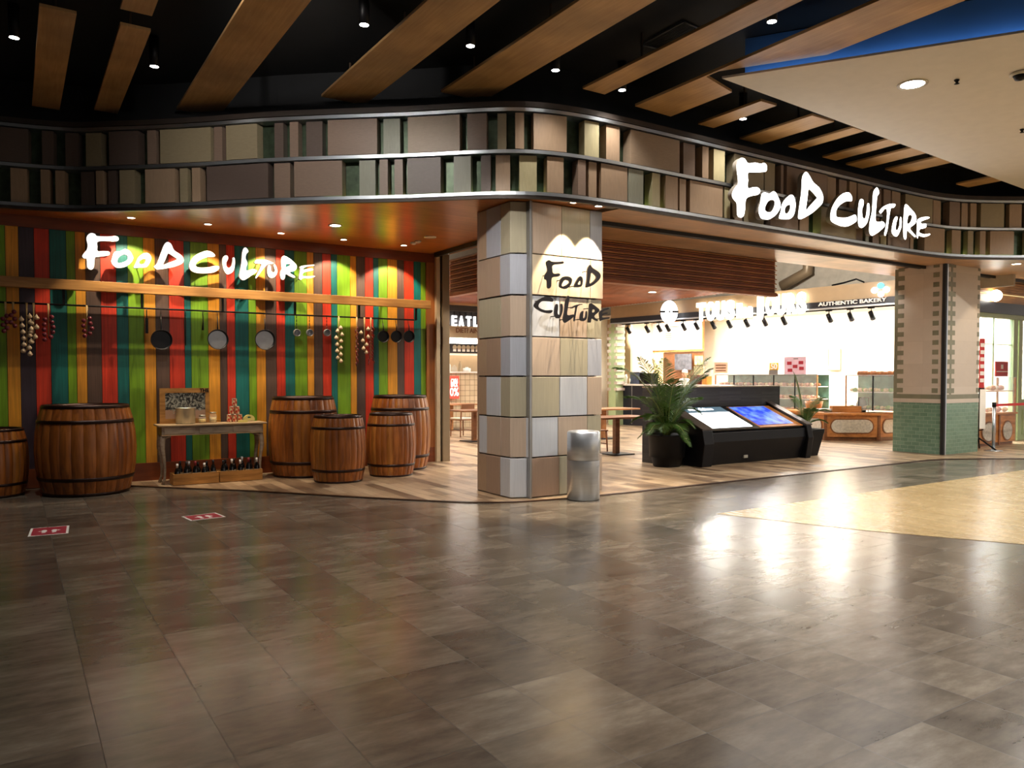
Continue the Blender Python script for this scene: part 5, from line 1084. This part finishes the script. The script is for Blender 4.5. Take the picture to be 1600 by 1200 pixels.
# kitchen pass: dark recess under the menu, posters
t = thing('kitchen_pass', 'dark brown kitchen opening with shelves under the menu board', 'kitchen opening'); mb = MB(); bpanel(mb, 1036, 1098, 550.5, 600, em+.1, .05, 'darkteak'); mb.build('dark_panel', t)
mb = MB(); bpanel(mb, 1004, 1036, 551, 600, em+.1, .05, glow('warm_backlit', (1.0, .78, .35), 1.6)); mb.build('backlit_panel', t); settle(t, bk(bs(1050, em), em+.1, 1))
for u0, u1, v0, v1, e, mt, lab in ((1054, 1080, 553, 578, em-.1, flat('grey_menu', '4c4c52', .5, noise=.4, sc=(9, 9, 9)), 'grey picture panel behind the staff member'), (1085, 1098, 556, 570, em-.1, flat('green_shelf_items', '9a9a62', .6, noise=.4, sc=(9, 9, 9)), 'small olive picture right of the grey panel'),
                              (1084, 1099, 572, 586, 1.0, flat('cream_card', 'd9cfa0', .5, noise=.2, sc=(15, 15, 15)), 'cream card sign on the counter, left one'), (1101, 1112, 576, 586, 1.0, flat('white_card', 'ded8cc', .5, noise=.2, sc=(15, 15, 15)), 'small white card sign on the counter'), (1116, 1137, 566, 583, 1.0, flat('peach_card', 'dbbfa6', .5, noise=.1), 'peach price board with lines of text on the glass case'),
                              (1225, 1259, 557.5, 585, 1.0, flat('pink_menu', 'd3b3c4', .5, noise=.08), 'pink cake poster with small pictures above the glass case'), (1294, 1313, 545, 579, 4.1, 'ivory', 'pale framed notice on the bakery back wall')):
    nm = 'notice_board' if 'notice' in lab else 'card_sign'; t = thing(nm, lab, 'sign'); mb = MB(); bpanel(mb, u0, u1, v0, v1, e, .03, mt); mb.build('card', t)
    if 'peach' in lab:
        for k in range(3): mb = MB(); bpanel(mb, u0+2, u1-3, v0+4+k*4.2, v0+5.6+k*4.2, e-.01, .008, 'darkteak'); mb.build('text_line', t)
    if 'pink' in lab:
        for du, dv in ((8, 10), (26, 9), (17, 15), (9, 21), (27, 18), (18, 3)):
            mb = MB(); bpanel(mb, u0+du-3.5, u0+du+3.5, v0+dv-(2.5 if dv > 3 else .8), v0+dv+(2.5 if dv > 3 else .8), e-.01, .008, 'darkred' if dv > 3 else 'greycloth'); mb.build('cake_picture', t)
    if 'notice' in lab: mb = MB(); bpanel(mb, u0-1, u0, v0, v1, e-.02, .04, 'frame2'); bpanel(mb, u1-1, u1, v0, v1, e-.02, .04, 'frame2'); bpanel(mb, u0, u1, v1-1.5, v1, e-.02, .04, 'frame2'); mb.build('frame', t)
    settle(t, atb((u0+u1)/2, v1, e))
t = thing('card_sign', 'yellow and orange card sign reading 50 on the glass case', 'sign'); mb = MB(); bpanel(mb, 1202, 1216, 567, 578, .98, .02, flat('yellow_card', 'e8b52c', .5)); bpanel(mb, 1201, 1215, 578, 585, .98, .02, 'greycloth'); mb.build('card', t)
c = atb(1209, 573, .95); stand_text('50', .2, .01, c, XD, 'paint_white', 'lettering', t, width=.2, bold=.006); settle(t, atb(1209, 585, .98))
# back counter (dark with a white top)
t = thing('bakery_counter', 'dark panelled service counter with a white top behind the dining tables', 'counter'); e = .3
zt = bz(985, 600, e); s0 = bs(1125, e); s1 = bs(954, e); mb = MB(); bprism(mb, s0, s1, e, e+.6, .01, zt-.05, add('navy', flat('navy_panel', '1a1c27', .35))); mb.build('panels', t); mb = MB(); bprism(mb, s0-.03, s1+.03, e-.04, e+.65, zt-.05, zt, 'white'); mb.build('worktop', t)
mb = MB(); bprism(mb, bs(987.5, e)-.008, bs(987.5, e)+.008, e-.004, e, .05, zt-.06, 'steel'); mb.build('panel_joint', t); settle(t, bk((s0+s1)/2, e+.3, 0))
zc = zt
t = thing('coffee_machine', 'black coffee machine on the white counter top', 'coffee machine'); mb = MB(); s_ = bs(1011, e+.3)
bprism(mb, s_-.28, s_+.18, e+.15, e+.5, zc+.002, zc+.34, 'iron'); mb.build('body', t); mb = MB(); bprism(mb, s_+.24, s_+.62, e+.2, e+.5, zc+.002, zc+.38, add('navyitem', flat('blue_grey_panel', '3a4258', .4, noise=.5, sc=(9, 9, 9)))); mb.build('side_unit', t); settle(t, bk(s_, e+.3, zc))
for i, (u, h, r_, lab) in enumerate([(964, .16, .06, 'white cup stack on the counter top, leftmost'), (971, .24, .045, 'clear bottle on the counter top beside the cups'), (978, .3, .05, 'tall white dispenser on the counter top'), (986, .2, .06, 'white container between the dispenser and the coffee machine'), (994, .22, .05, 'white cup stack next to the coffee machine')]):
    mb = MB(); mb.lathe([(r_*.8, 0), (r_, h*.7), (r_*.6, h), (r_*.5, h)], (0, 0, 0), 'paint_white', 12); mb.build('counter_container', label=lab, cat='container', loc=bk(bs(u, e+.25), e+.25, zc+.002))
for i, (u, mt, lab) in enumerate([(1083, 'red', 'dark red jar on the counter, left of the pair'), (1092, 'red', 'dark red jar on the counter, right of the pair'), (1101, 'or', 'orange box on the counter beside the red jars'), (1108, 'or', 'second orange box on the counter')]):
    m_ = flat('item_'+str(i), '7a2f1c' if mt == 'red' else 'd59a48', .4); mb = MB(); mb.lathe([(.1, 0), (.1, .2), (.085, .22), (.085, .28)] if mt == 'red' else [(.1, 0), (.1, .24)], (0, 0, 0), m_, 14 if mt == 'red' else 4, smooth=mt == 'red'); mb.build('counter_jar', label=lab, cat='jar', loc=bk(bs(u, e+.25), e+.25, zc+.002))
# glass display cases
def bcase(name, label, u0, u1, vt, vb, e, dep, shelves, posts, breads, base_mat='warmwood', zb=None):
    t = thing(name, label, 'display case'); um = (u0+u1)/2; zt = bz(um, vt, e); zb = bz(um, vb, e) if zb is None else zb; s0, s1 = sorted((bs(u0, e), bs(u1, e)))
    mb = MB(); bprism(mb, s0, s1, e, e+.012, zb, zt, 'glass'); mb.build('front_glass', t)
    mb = MB(); bprism(mb, s0, s1, e+dep, e+dep+.02, zb, zt, add('caseback', flat('case_back', '6f9f8c', .3, noise=.45, sc=(5, 5, 5)))); mb.build('back_panel', t)
    mb = MB(); bprism(mb, s0-.01, s1+.01, e-.01, e+dep+.02, zt, zt+.02, 'steel'); mb.build('top_rail', t)
    for k in range(posts+1):
        s = s0+(s1-s0)*k/posts; mb = MB(); bprism(mb, s-.012, s+.012, e-.012, e+.02, zb, zt, 'iron' if k not in (0, posts) else 'warmwood'); mb.build('post', t)
    for k in range(shelves):
        z = zb+(zt-zb)*(k/shelves)+.01; mb = MB(); bprism(mb, s0+.02, s1-.02, e+.03, e+dep, z, z+.02, 'white' if k else base_mat); mb.build('shelf', t)
    settle(t, bk((s0+s1)/2, e+dep/2, zb))
    for k in range(shelves):
        z = zb+(zt-zb)*(k/shelves)+.03; mb = MB(); rg = random.Random(label+str(k))
        for j in range(int((s1-s0)/.075)):
            c = bk(s0+.06+j*.075, e+.08+rg.random()*.12, z+.045); mb.ball(c, .048+rg.random()*.028, breads[(j+k) % len(breads)] if not isinstance(breads, str) else breads, 8, .8)
        mb.build('pastries', kind='stuff', label=('lower' if k == 0 else 'upper')+' row of small pastries inside the '+label.split(' with')[0], cat='pastries')
    return t
add('br1', flat('pastry_pale', 'd8b78c', .6, noise=.3, sc=(20, 20, 20))); add('br2', flat('pastry_brown', 'a8683a', .5, noise=.3, sc=(20, 20, 20))); add('br3', flat('salad_green', '7f9a3e', .6, noise=.4, sc=(20, 20, 20))); add('br4', flat('pastry_rose', 'c98a78', .6, noise=.3, sc=(20, 20, 20)))
bcase('glass_display_case', 'long glass pastry case with blue-green glass above the kiosk', 1118, 1277, 586, 642, 1.0, .6, 3, 5, ['br4', 'br1', 'br2'])
bcase('glass_display_case', 'green lit glass salad case with two shelves by the tiled pillar', 1322, 1409, 587, 642, .4, .6, 2, 2, ['br1', 'br3', 'br1'])
mb = MB(); rg = random.Random(5)
for j in range(26):
    u = 1342+j*2.5; c = atb(u, 583.5, .7); mb.ball((c[0], c[1], c[2]), .035+.02*rg.random(), 'br2', 8, 1.4)
mb.build('bread_rolls', kind='stuff', label='row of brown rolls on top of the green salad case', cat='bread')
# wooden counters with oval panels
def counter_run(label, P, zt, panels):
    t = thing('bakery_cabinet', label, 'cabinet'); P = [np.array(p[:2]) for p in P]; n = len(P); tot = []
    for i in range(n-1):
        a, b = P[i], P[i+1]; d = (b-a); L = np.linalg.norm(d); d = d/L; nn = np.array([-d[1], d[0]]); nn = nn if nn@FW[:2] > 0 else -nn
        mb = MB(); mb.prism([tuple(a), tuple(b), tuple(b+nn*.5), tuple(a+nn*.5)], .10, zt-.06, 'warmwood'); pn = mb.build('cabinet_body', t)
        mb = MB(); mb.prism([tuple(a+nn*.05), tuple(b+nn*.05), tuple(b+nn*.5), tuple(a+nn*.5)], .01, .10, 'darkteak'); mb.build('plinth', t)
        mb = MB(); mb.prism([tuple(a-nn*.06-d*.04), tuple(b-nn*.06+d*.04), tuple(b+nn*.55), tuple(a+nn*.55)], zt-.06, zt, 'warmwood'); mb.build('top_board', t, bevel=.008)
        # stadium-shaped panel with a dark moulding
        hl, hh = L/2-.14, (zt-.16)*.30; c = (a+b)/2; zc_ = .10+(zt-.16)/2; rr = min(hh, hl)
        def stad(g): 
            o = []
            for k in range(20):
                an = 2*math.pi*k/20; cx = math.cos(an)*(rr+g)+(1 if math.cos(an) >= 0 else -1)*max(0, hl-rr); o.append((cx, math.sin(an)*(hh+g)))
            return o
        for g, th, mt, nm in ((.03, .012, 'darkteak', 'oval_moulding'), (0, .02, 'panelgrey', 'oval_panel')):
            mb = MB(); q = [(*(c+d*x), zc_+y) for x, y in stad(g)]; mb.hexa([(p[0]-nn[0]*th, p[1]-nn[1]*th, p[2]) for p in q], q, mt); mb.build(nm, t)
        for pt in (a, b):
            mb = MB(); mb.prism([tuple(pt-nn*.02-d*.03), tuple(pt-nn*.02+d*.03), tuple(pt+nn*.03+d*.03), tuple(pt+nn*.03-d*.03)], .02, zt-.06, 'darkteak'); mb.build('post', t)
    settle(t, (*((P[0]+P[-1])/2), 0)); return t
CZ = .68
A0 = atz(1262, 683); A1 = atz(1289, 689); A2 = atz(1373, 690); A3 = atz(1402, 687.5)
counter_run('curved wooden bakery cabinet with pale oval panels under the display cases', [A0+np.array([.2, 1.2, 0]), A1, A2, A3+np.array([.3, -.1, 0])], CZ, 3)
nb = np.array([.5, .85, 0])
c = (A1+A2)/2+nb*.35
mb = MB(); pts = [tuple(p[:2]) for p in (A1+nb*.68, A2+nb*.68, A2+nb*1.5, A1+nb*1.5)]; mb.prism(pts, .10, CZ-.002, 'warmwood'); mb.build('counter_deck', label='wooden deck behind the curved bakery cabinet', cat='counter')
p = aty(1318, 641, float(c[1])-.02)
t = thing('wooden_tray', 'low wooden tray box with a notch on the bakery cabinet', 'tray', (c[0], c[1], CZ)); w_ = .33
mb = MB(); mb.box(-w_, w_, -.15, -.135, .002, .15, 'warmwood'); mb.build('front_board', t); mb = MB(); mb.box(-w_, w_, .135, .15, .002, .15, 'warmwood'); mb.build('back_board', t)
mb = MB(); mb.box(-w_, -w_+.015, -.135, .135, .002, .15, 'warmwood'); mb.box(w_-.015, w_, -.135, .135, .002, .15, 'warmwood'); mb.build('end_board', t); mb = MB(); mb.box(-w_+.015, w_-.015, -.135, .135, .002, .012, 'warmwood'); mb.build('floor_board', t)
t.rotation_euler = (0, 0, math.atan2((A2-A1)[1], (A2-A1)[0]))
p = A1+nb*.8; t = thing('wicker_basket', 'open orange-brown wicker basket with paper bags on the bakery counter', 'basket', (p[0]+.1, p[1], CZ)); mb = MB(); mb.lathe([(.16, .002), (.22, .25), (.20, .25), (.15, .03)], (0, 0, 0), 'warmwood', 20, cap=(True, True)); mb.build('basket_body', t); mb = MB(); mb.tube([(-.2, 0, .24), (-.12, 0, .31), (.12, 0, .31), (.2, 0, .24)], .015, 'warmwood', 6); mb.build('handle', t)
mb = MB(); rg = random.Random(9)
for j in range(14): p2 = A1+nb*.35+(A2-A1)*(-.06+.03*j); mb.ball((p2[0], p2[1], CZ+.05), .05, 'cloth', 8, .8)
mb.build('wrapped_buns', kind='stuff', label='pile of pale wrapped buns on the left of the bakery cabinet', cat='buns')
p = A2+nb*.55-(A2-A1)*.08; t = thing('wire_stand', 'small black framed stand with dark bags on the bakery counter', 'stand', (p[0], p[1], CZ)); mb = MB()
for sx in (-.2, .2):
    mb.tube([(sx, 0, .002), (sx, 0, .35)], .012, 'iron', 6)
mb.tube([(-.2, 0, .35), (.2, 0, .35)], .012, 'iron', 6); mb.build('frame', t); mb = MB(); mb.lathe([(.10, .002), (.13, .2), (.05, .36)], (-.05, 0.02, 0), 'greycloth', 10); mb.build('bag', t)

# ---- staff member behind the counter
def skin_body(name, verts, edges, radii, mat, parent, sub=2):
    me = bpy.data.meshes.new(name); me.from_pydata([Vector(v) for v in verts], edges, []); o = place(name, me, parent)
    md = o.modifiers.new('skin', 'SKIN'); 
    for i, r in enumerate(radii): me.skin_vertices[0].data[i].radius = (r, r) if not isinstance(r, tuple) else r
    me.skin_vertices[0].data[0].use_root = True; sb = o.modifiers.new('sub', 'SUBSURF'); sb.levels = sub; sb.render_levels = sub; me.materials.append(MT[mat]); md.use_smooth_shade = True
    return o
pp = atb(1070, 588, 1.6); fz = math.atan2(-BT[1], -BT[0])
t = thing('person', 'person in a white cap and pale clothes standing behind the bakery counter, looking down', 'person', (pp[0], pp[1], 0), math.atan2(pp[1], pp[0])-math.pi/2)   # local -y faces the camera
V = [(0, 0, .98), (0, 0, 1.15), (0, -.01, 1.32), (0, -.02, 1.44), (0, -.03, 1.50), (.17, -.02, 1.40), (.25, -.06, 1.14), (.12, -.28, 1.16), (-.17, -.02, 1.40), (-.25, -.06, 1.14), (-.12, -.28, 1.16), (.1, 0, .92), (.11, -.01, .5), (.11, .0, .08), (.11, -.12, .045), (-.1, 0, .92), (-.11, -.01, .5), (-.11, 0, .08), (-.11, -.12, .045)]
E_ = [(0, 1), (1, 2), (2, 3), (3, 4), (3, 5), (5, 6), (6, 7), (3, 8), (8, 9), (9, 10), (0, 11), (11, 12), (12, 13), (13, 14), (0, 15), (15, 16), (16, 17), (17, 18)]
body = skin_body('body', V, E_, [(.16, .11), (.13, .10), (.15, .11), (.11, .08), .05, .065, .045, .032, .065, .045, .032, .09, .06, .045, .035, .09, .06, .045, .035], 'cloth', t)
mb = MB(); mb.lathe([(.0, -.13), (.045, -.118), (.07, -.07), (.078, 0), (.08, .05), (.055, .1), (0, .115)], (0, -.05, 1.62), 'skin', 20, cap=(False, False)); mb.ball((0, -.14, 1.60), .014, 'skin', 8, 1.4)
for s in (-1, 1): mb.ball((s*.03, -.122, 1.625), .009, 'iron', 8); mb.ball((s*.08, -.04, 1.61), .017, 'skin', 8, 1.3)
mb.box(-.022, .022, -.133, -.125, 1.562, 1.567, 'darkred'); mb.build('head', t)
mb = MB(); mb.lathe([(.083, .0), (.092, .02), (.085, .075), (.05, .105), (0, .115)], (0, -.045, 1.655), 'cloth', 20, cap=(True, False)); mb.build('cap', t)
for s in (-1, 1):
    hv = [(s*.12, -.28, 1.16), (s*.10, -.34, 1.155)]; he = [(0, 1)]; rr = [.03, .03]
    for k in range(4):
        b0 = len(hv); bx = s*.10+(k-1.5)*.021; hv += [(bx, -.37, 1.155), (bx*1.02, -.40, 1.145), (bx*1.02, -.42+abs(k-1.3)*.006, 1.13)]; he += [(1, b0), (b0, b0+1), (b0+1, b0+2)]; rr += [.010, .009, .008]
    b0 = len(hv); hv += [(s*.07, -.335, 1.15), (s*.055, -.36, 1.14)]; he += [(0, b0), (b0, b0+1)]; rr += [.011, .009]
    skin_body('hand', hv, he, rr, 'skin', t, 1)

# ================================================================== RIGHT-HAND BAKERY FACADE
YF = 9.05
def fx_(u): return float(aty(u, 560, YF)[0])
def fz_(v, u=1570): return float(aty(u, v, YF)[2])
t = thing('bakery_facade', 'sage green framed bakery window front under a slatted canopy at the right edge', 'shopfront')
XF0, XF1 = 16.8, 24.0
mb = MB(); zc1, zc2 = fz_(461), 3.74; n = 5
for i in range(n): mb.box(XF0, XF1, YF-.02, YF+.1, zc1+(zc2-zc1)*i/n+.006, zc1+(zc2-zc1)*(i+1)/n, 'shelf')
mb.box(XF0, XF1, YF+.0, YF+.08, zc1, zc2, 'darkteak'); mb.build('slatted_canopy', t)
mb = MB(); mb.box(XF0, XF1, YF+.0, YF+.1, fz_(474), zc1, 'shelf'); mb.build('lit_band', t)
mb = MB(); mb.box(XF0, XF1, YF-.03, YF+.1, fz_(491), fz_(474), 'sblack'); mb.build('dark_band', t)
uF = [1533, 1581, 1589, 1640]
mb = MB(); zt = fz_(491); mb.box(XF0, XF1, YF, YF+.1, fz_(498), zt, 'sageframe')
mb.build('head_frame', t)
for a, b_ in ((1583, 1589.5), (1591.5, 1597)): mb = MB(); mb.box(fx_(a), fx_(b_), YF-.01, YF+.1, .01, fz_(498), 'sageframe'); mb.build('frame_post', t, bevel=.006)
mb = MB(); mb.box(fx_(1597), XF1, YF, YF+.08, .01, fz_(624, 1600), 'sageframe'); mb.box(fx_(1597)+.06, XF1-.1, YF-.015, YF, .15, fz_(640, 1600), 'sageframe'); mb.build('lower_panel', t)
for a, b_, za in ((1536, 1583, 1.2), (1597, 1660, fz_(624, 1600))):
    mb = MB(); mb.box(fx_(a), fx_(b_) if b_ < 1650 else XF1, YF+.03, YF+.045, za, fz_(498), add('bluepane', glass('pale_blue_pane', (.62, .85, .95), .35))); pn = mb.build('window_pane', t)
    mb = MB(); xm_ = fx_(1554) if a == 1536 else fx_(1625); mb.box(xm_-.012, xm_+.012, YF+.02, YF+.05, za, fz_(498), 'sageframe'); mb.box(fx_(a), fx_(b_) if b_ < 1650 else XF1, YF+.02, YF+.05, fz_(539), fz_(538), 'sageframe'); mb.build('glazing_bar', pn)
settle(t, (19, YF, 0))
t = thing('globe_lamp', 'white glowing globe lamp on the slatted canopy of the right facade', 'lamp', ); c = aty(1556, 462, YF-.12); mb = MB(); mb.ball(c, .13, 'panelglow', 20); mb.build('globe', t); mb = MB(); mb.box(c[0]-.03, c[0]+.03, YF-.05, YF-.02, c[2]-.02, c[2]+.05, 'iron'); mb.build('bracket', t); settle(t, c)
mb = MB(); mb.box(XF0+.3, XF1, YF-.06, YF-.03, zc1-.015, zc1+.0, 'ledgreen'.replace('ledgreen', 'halo')); mb.build('canopy_light_strip', label='thin warm light strip under the slatted canopy at the right edge', cat='light strip')
# room behind the right facade
for i, x in enumerate((18.6, 20.6)): area('shop_light', (x, 9.9, 3.2), (0, .1, -1), 70, (.85, .95, 1.0), 1.0, .8)
# display cabinet with breads at the right
YD = 8.62
def dx_(u): return float(aty(u, 640, YD)[0])
def dz_(v, u=1560): return float(aty(u, v, YD)[2])
t = thing('bread_cabinet', 'wooden bread cabinet with glass top and oval panels at the far right', 'display cabinet'); xa, xb = 16.95, dx_(1587)
zt, zm = dz_(590), dz_(645)
mb = MB(); mb.box(xa, xb, YD, YD+.4, .08, zm-.04, 'warmwood'); mb.build('lower_cabinet', t)
mb = MB(); mb.box(xa-.02, xb+.03, YD-.03, YD+.42, zm-.04, zm, 'warmwood'); mb.build('top_board', t)
mb = MB(); mb.box(xa+.03, xb-.03, YD+.04, YD+.38, .008, .08, 'darkteak'); mb.build('plinth', t)
xc = dx_(1573); 
for c_, w_ in ((dx_(1545), .28), (dx_(1574), .2)):
    for g, th, mt, nm in ((.03, .012, 'darkteak', 'oval_moulding'), (0, .02, 'panelgrey', 'oval_panel')):
        mb = MB(); q = [(c_+(w_+g)*math.cos(a), YD, .33+(.2+g)*math.sin(a)) for a in [2*math.pi*k/20 for k in range(20)]]; mb.hexa([(p[0], p[1]-th, p[2]) for p in q], q, mt); mb.build(nm, t)
mb = MB(); mb.box(dx_(1561)-.03, dx_(1561)+.03, YD-.025, YD, .03, zm-.04, 'darkteak'); mb.build('post', t)
for yy in (YD, YD+.37): mb = MB(); mb.box(xb-.05, xb, yy, yy+.03, zm, zt, 'warmwood'); mb.build('end_post', t)
mb = MB(); mb.box(xa, xb-.05, YD, YD+.01, zm, zt, 'glass'); mb.build('front_glass', t); mb = MB(); mb.box(xa, xb, YD, YD+.4, zt, zt+.015, 'glass'); mb.build('top_glass', t)
zs = dz_(612); mb = MB(); mb.box(xa, xb-.05, YD+.02, YD+.36, zs, zs+.02, 'warmwood'); mb.build('shelf', t); settle(t, ((xa+xb)/2, YD+.2, 0))
for z, lab in ((zm+.002, 'loaves and pastries in the lower level of the bread cabinet'), (zs+.022, 'bread bags on the upper shelf of the bread cabinet')):
    mb = MB(); rg = random.Random(lab)
    for j in range(13): mb.ball((xa+.1+j*(xb-xa-.3)/12, YD+.14+rg.random()*.1, z+.06), .06+.02*rg.random(), ['br1', 'br2', 'cloth', 'br4'][j % 4], 8, .8)
    mb.build('loaves', kind='stuff', label=lab, cat='bread')
t = thing('red_poster', 'red sale card behind the bread cabinet glass at the far right', 'poster'); y_ = YD+.30; a, b_ = [float(aty(u, 575, y_)[0]) for u in (1556, 1575)]; z0, z1 = float(aty(1565, 588, y_)[2]), float(aty(1565, 565, y_)[2])
mb = MB(); mb.box(a, b_, y_, y_+.02, z0, z1, 'redpaint'); mb.build('card', t); mb = MB(); mb.box((a+b_)/2-.05, (a+b_)/2+.05, y_-.006, y_, z0+.17, z0+.27, 'paint_white'); mb.box(a+.03, b_-.03, y_-.006, y_, z0+.1, z0+.12, 'paint_white'); mb.build('white_mark', t); settle(t, ((a+b_)/2, y_, z0))
# banner strip and stands
t = thing('banner', 'narrow red and white hanging banner beside the tiled pillar', 'banner'); y_ = 8.45; a, b_ = [float(aty(u, 560, y_)[0]) for u in (1531, 1538.5)]; z0, z1 = float(aty(1535, 612, y_)[2]), float(aty(1535, 529, y_)[2])
mb = MB(); mb.box(a, b_, y_, y_+.015, z0, z1, 'redpaint'); mb.build('fabric', t); mb = MB()
for k in range(6): mb.box(a+.02, b_-.02, y_-.004, y_, z0+.2+k*.15, z0+.28+k*.15, 'paint_white')
mb.build('white_marks', t); settle(t, ((a+b_)/2, y_, z0))
p = atz(1528.5, 704); t = thing('tripod_sign', 'narrow white sign board on a black tripod stand by the tiled pillar', 'sign stand', (p[0], p[1], .008))
d_ = float((p-O)@FW); top = (704-606)/FPX*d_
rv = Vector(RT); fv = Vector((FW[0], FW[1], 0))
mb = MB(); mb.tube([(0, 0, .2), (0, 0, top)], .012, 'iron', 8); mb.tube([tuple(rv*-.07+Vector((0, 0, top-.03))), tuple(rv*.10+Vector((0, 0, top-.02)))], .015, 'iron', 6); mb.tube([tuple(rv*-.06+Vector((0, 0, .40))), tuple(rv*.10+Vector((0, 0, .43)))], .012, 'iron', 6); mb.build('pole', t)
for dv in (rv*-.42+fv*.05, rv*.22-fv*.25, rv*.2+fv*.3): mb = MB(); mb.tube([(0, 0, .26), tuple(dv+Vector((0, 0, .018)))], .017, 'iron', 6); mb.build('leg', t)
mb = MB(); a_ = fv*-.03; q = [a_+rv*.0, a_+rv*.12, a_+rv*.12+fv*.01, a_+rv*.0+fv*.01]; mb.prism([(x_.x, x_.y) for x_ in q], .45, top-.04, 'paint_white'); mb.build('board', t)
p = atz(1552, 705); t = thing('barrier_post', 'silver queue barrier post with a red belt at the right edge', 'barrier post', (p[0], p[1], .008)); top = (705-629)/FPX*float((p-O)@FW)
mb = MB(); mb.lathe([(.17, .0), (.17, .01), (.05, .03), (.03, .035)], (0, 0, 0), 'steel', 28); mb.build('base', t); mb = MB(); mb.tube([(0, 0, .03), (0, 0, top-.1)], .032, 'steel', 16); mb.build('pole', t)
mb = MB(); mb.tube([(0, 0, top-.1), (0, 0, top)], .04, 'iron', 16); mb.build('cassette', t)
mb = MB(); mb.box(.04, 2.2, -.004, .0, top-.09, top-.035, 'redpaint'); mb.build('belt', t, label='red retractable belt')

# ================================================================== HALL LAMPS (hidden from view by the bulkhead and soffit)
for i, (x, y) in enumerate([(8.2, 11.5), (10.5, 11.5), (8.5, 14), (11, 14), (14, 15), (8.5, 17), (11.5, 17.5), (14.5, 18), (9.5, 19.5)]):
    downlight(x, y, 3.73, .09, P_HALL, NEUT, 140, 'round ceiling lamp of the dining hall, '+ordn[i]+' counted from the entrance', 'dining hall lamps', 'lamp', soft=.08)

spot('void_fill_light', (12.9, 10.6, 4.3), (1.0, .25, .03), 420, NEUT, 120, .8, .08)  # added fill without a fixture, brightens the plaster above the bakery sign

# unseen lamps added on the mall ceiling to brighten pillar and left fascia
for (x, y), tgt, pw, an, lab in (((3.0, 5.6), (5.3, 8.5, 1.7), 330, 50, 'unseen lamp added on the mall ceiling to brighten the clad pillar'), ((1.55, 6.4), (3.3, 9.6, 4.2), 150, 75, 'unseen lamp added on the mall ceiling to brighten the left part of the fascia')):
    d = Vector(tgt)-Vector((x, y, 5.1)); t = thing('added_fill_lamp', lab, 'ceiling light', (x, y, 5.1)); e_ = d.normalized()
    mb = MB(); mb.tube([tuple(-e_*.16), (0, 0, 0)], .06, 'iron', 16); mb.tube([tuple(-e_*.16), (tuple(-e_*.16)[0], tuple(-e_*.16)[1], .35)], .012, 'iron', 6); mb.build('housing', t)
    mb = MB(); mb.tube([tuple(e_*.001), tuple(e_*.005)], .045, 'lamp', 16); mb.build('lens', t)
    spot('bulb', tuple(e_*.03), tuple(e_), pw, NEUT, an, .8, .05, t)
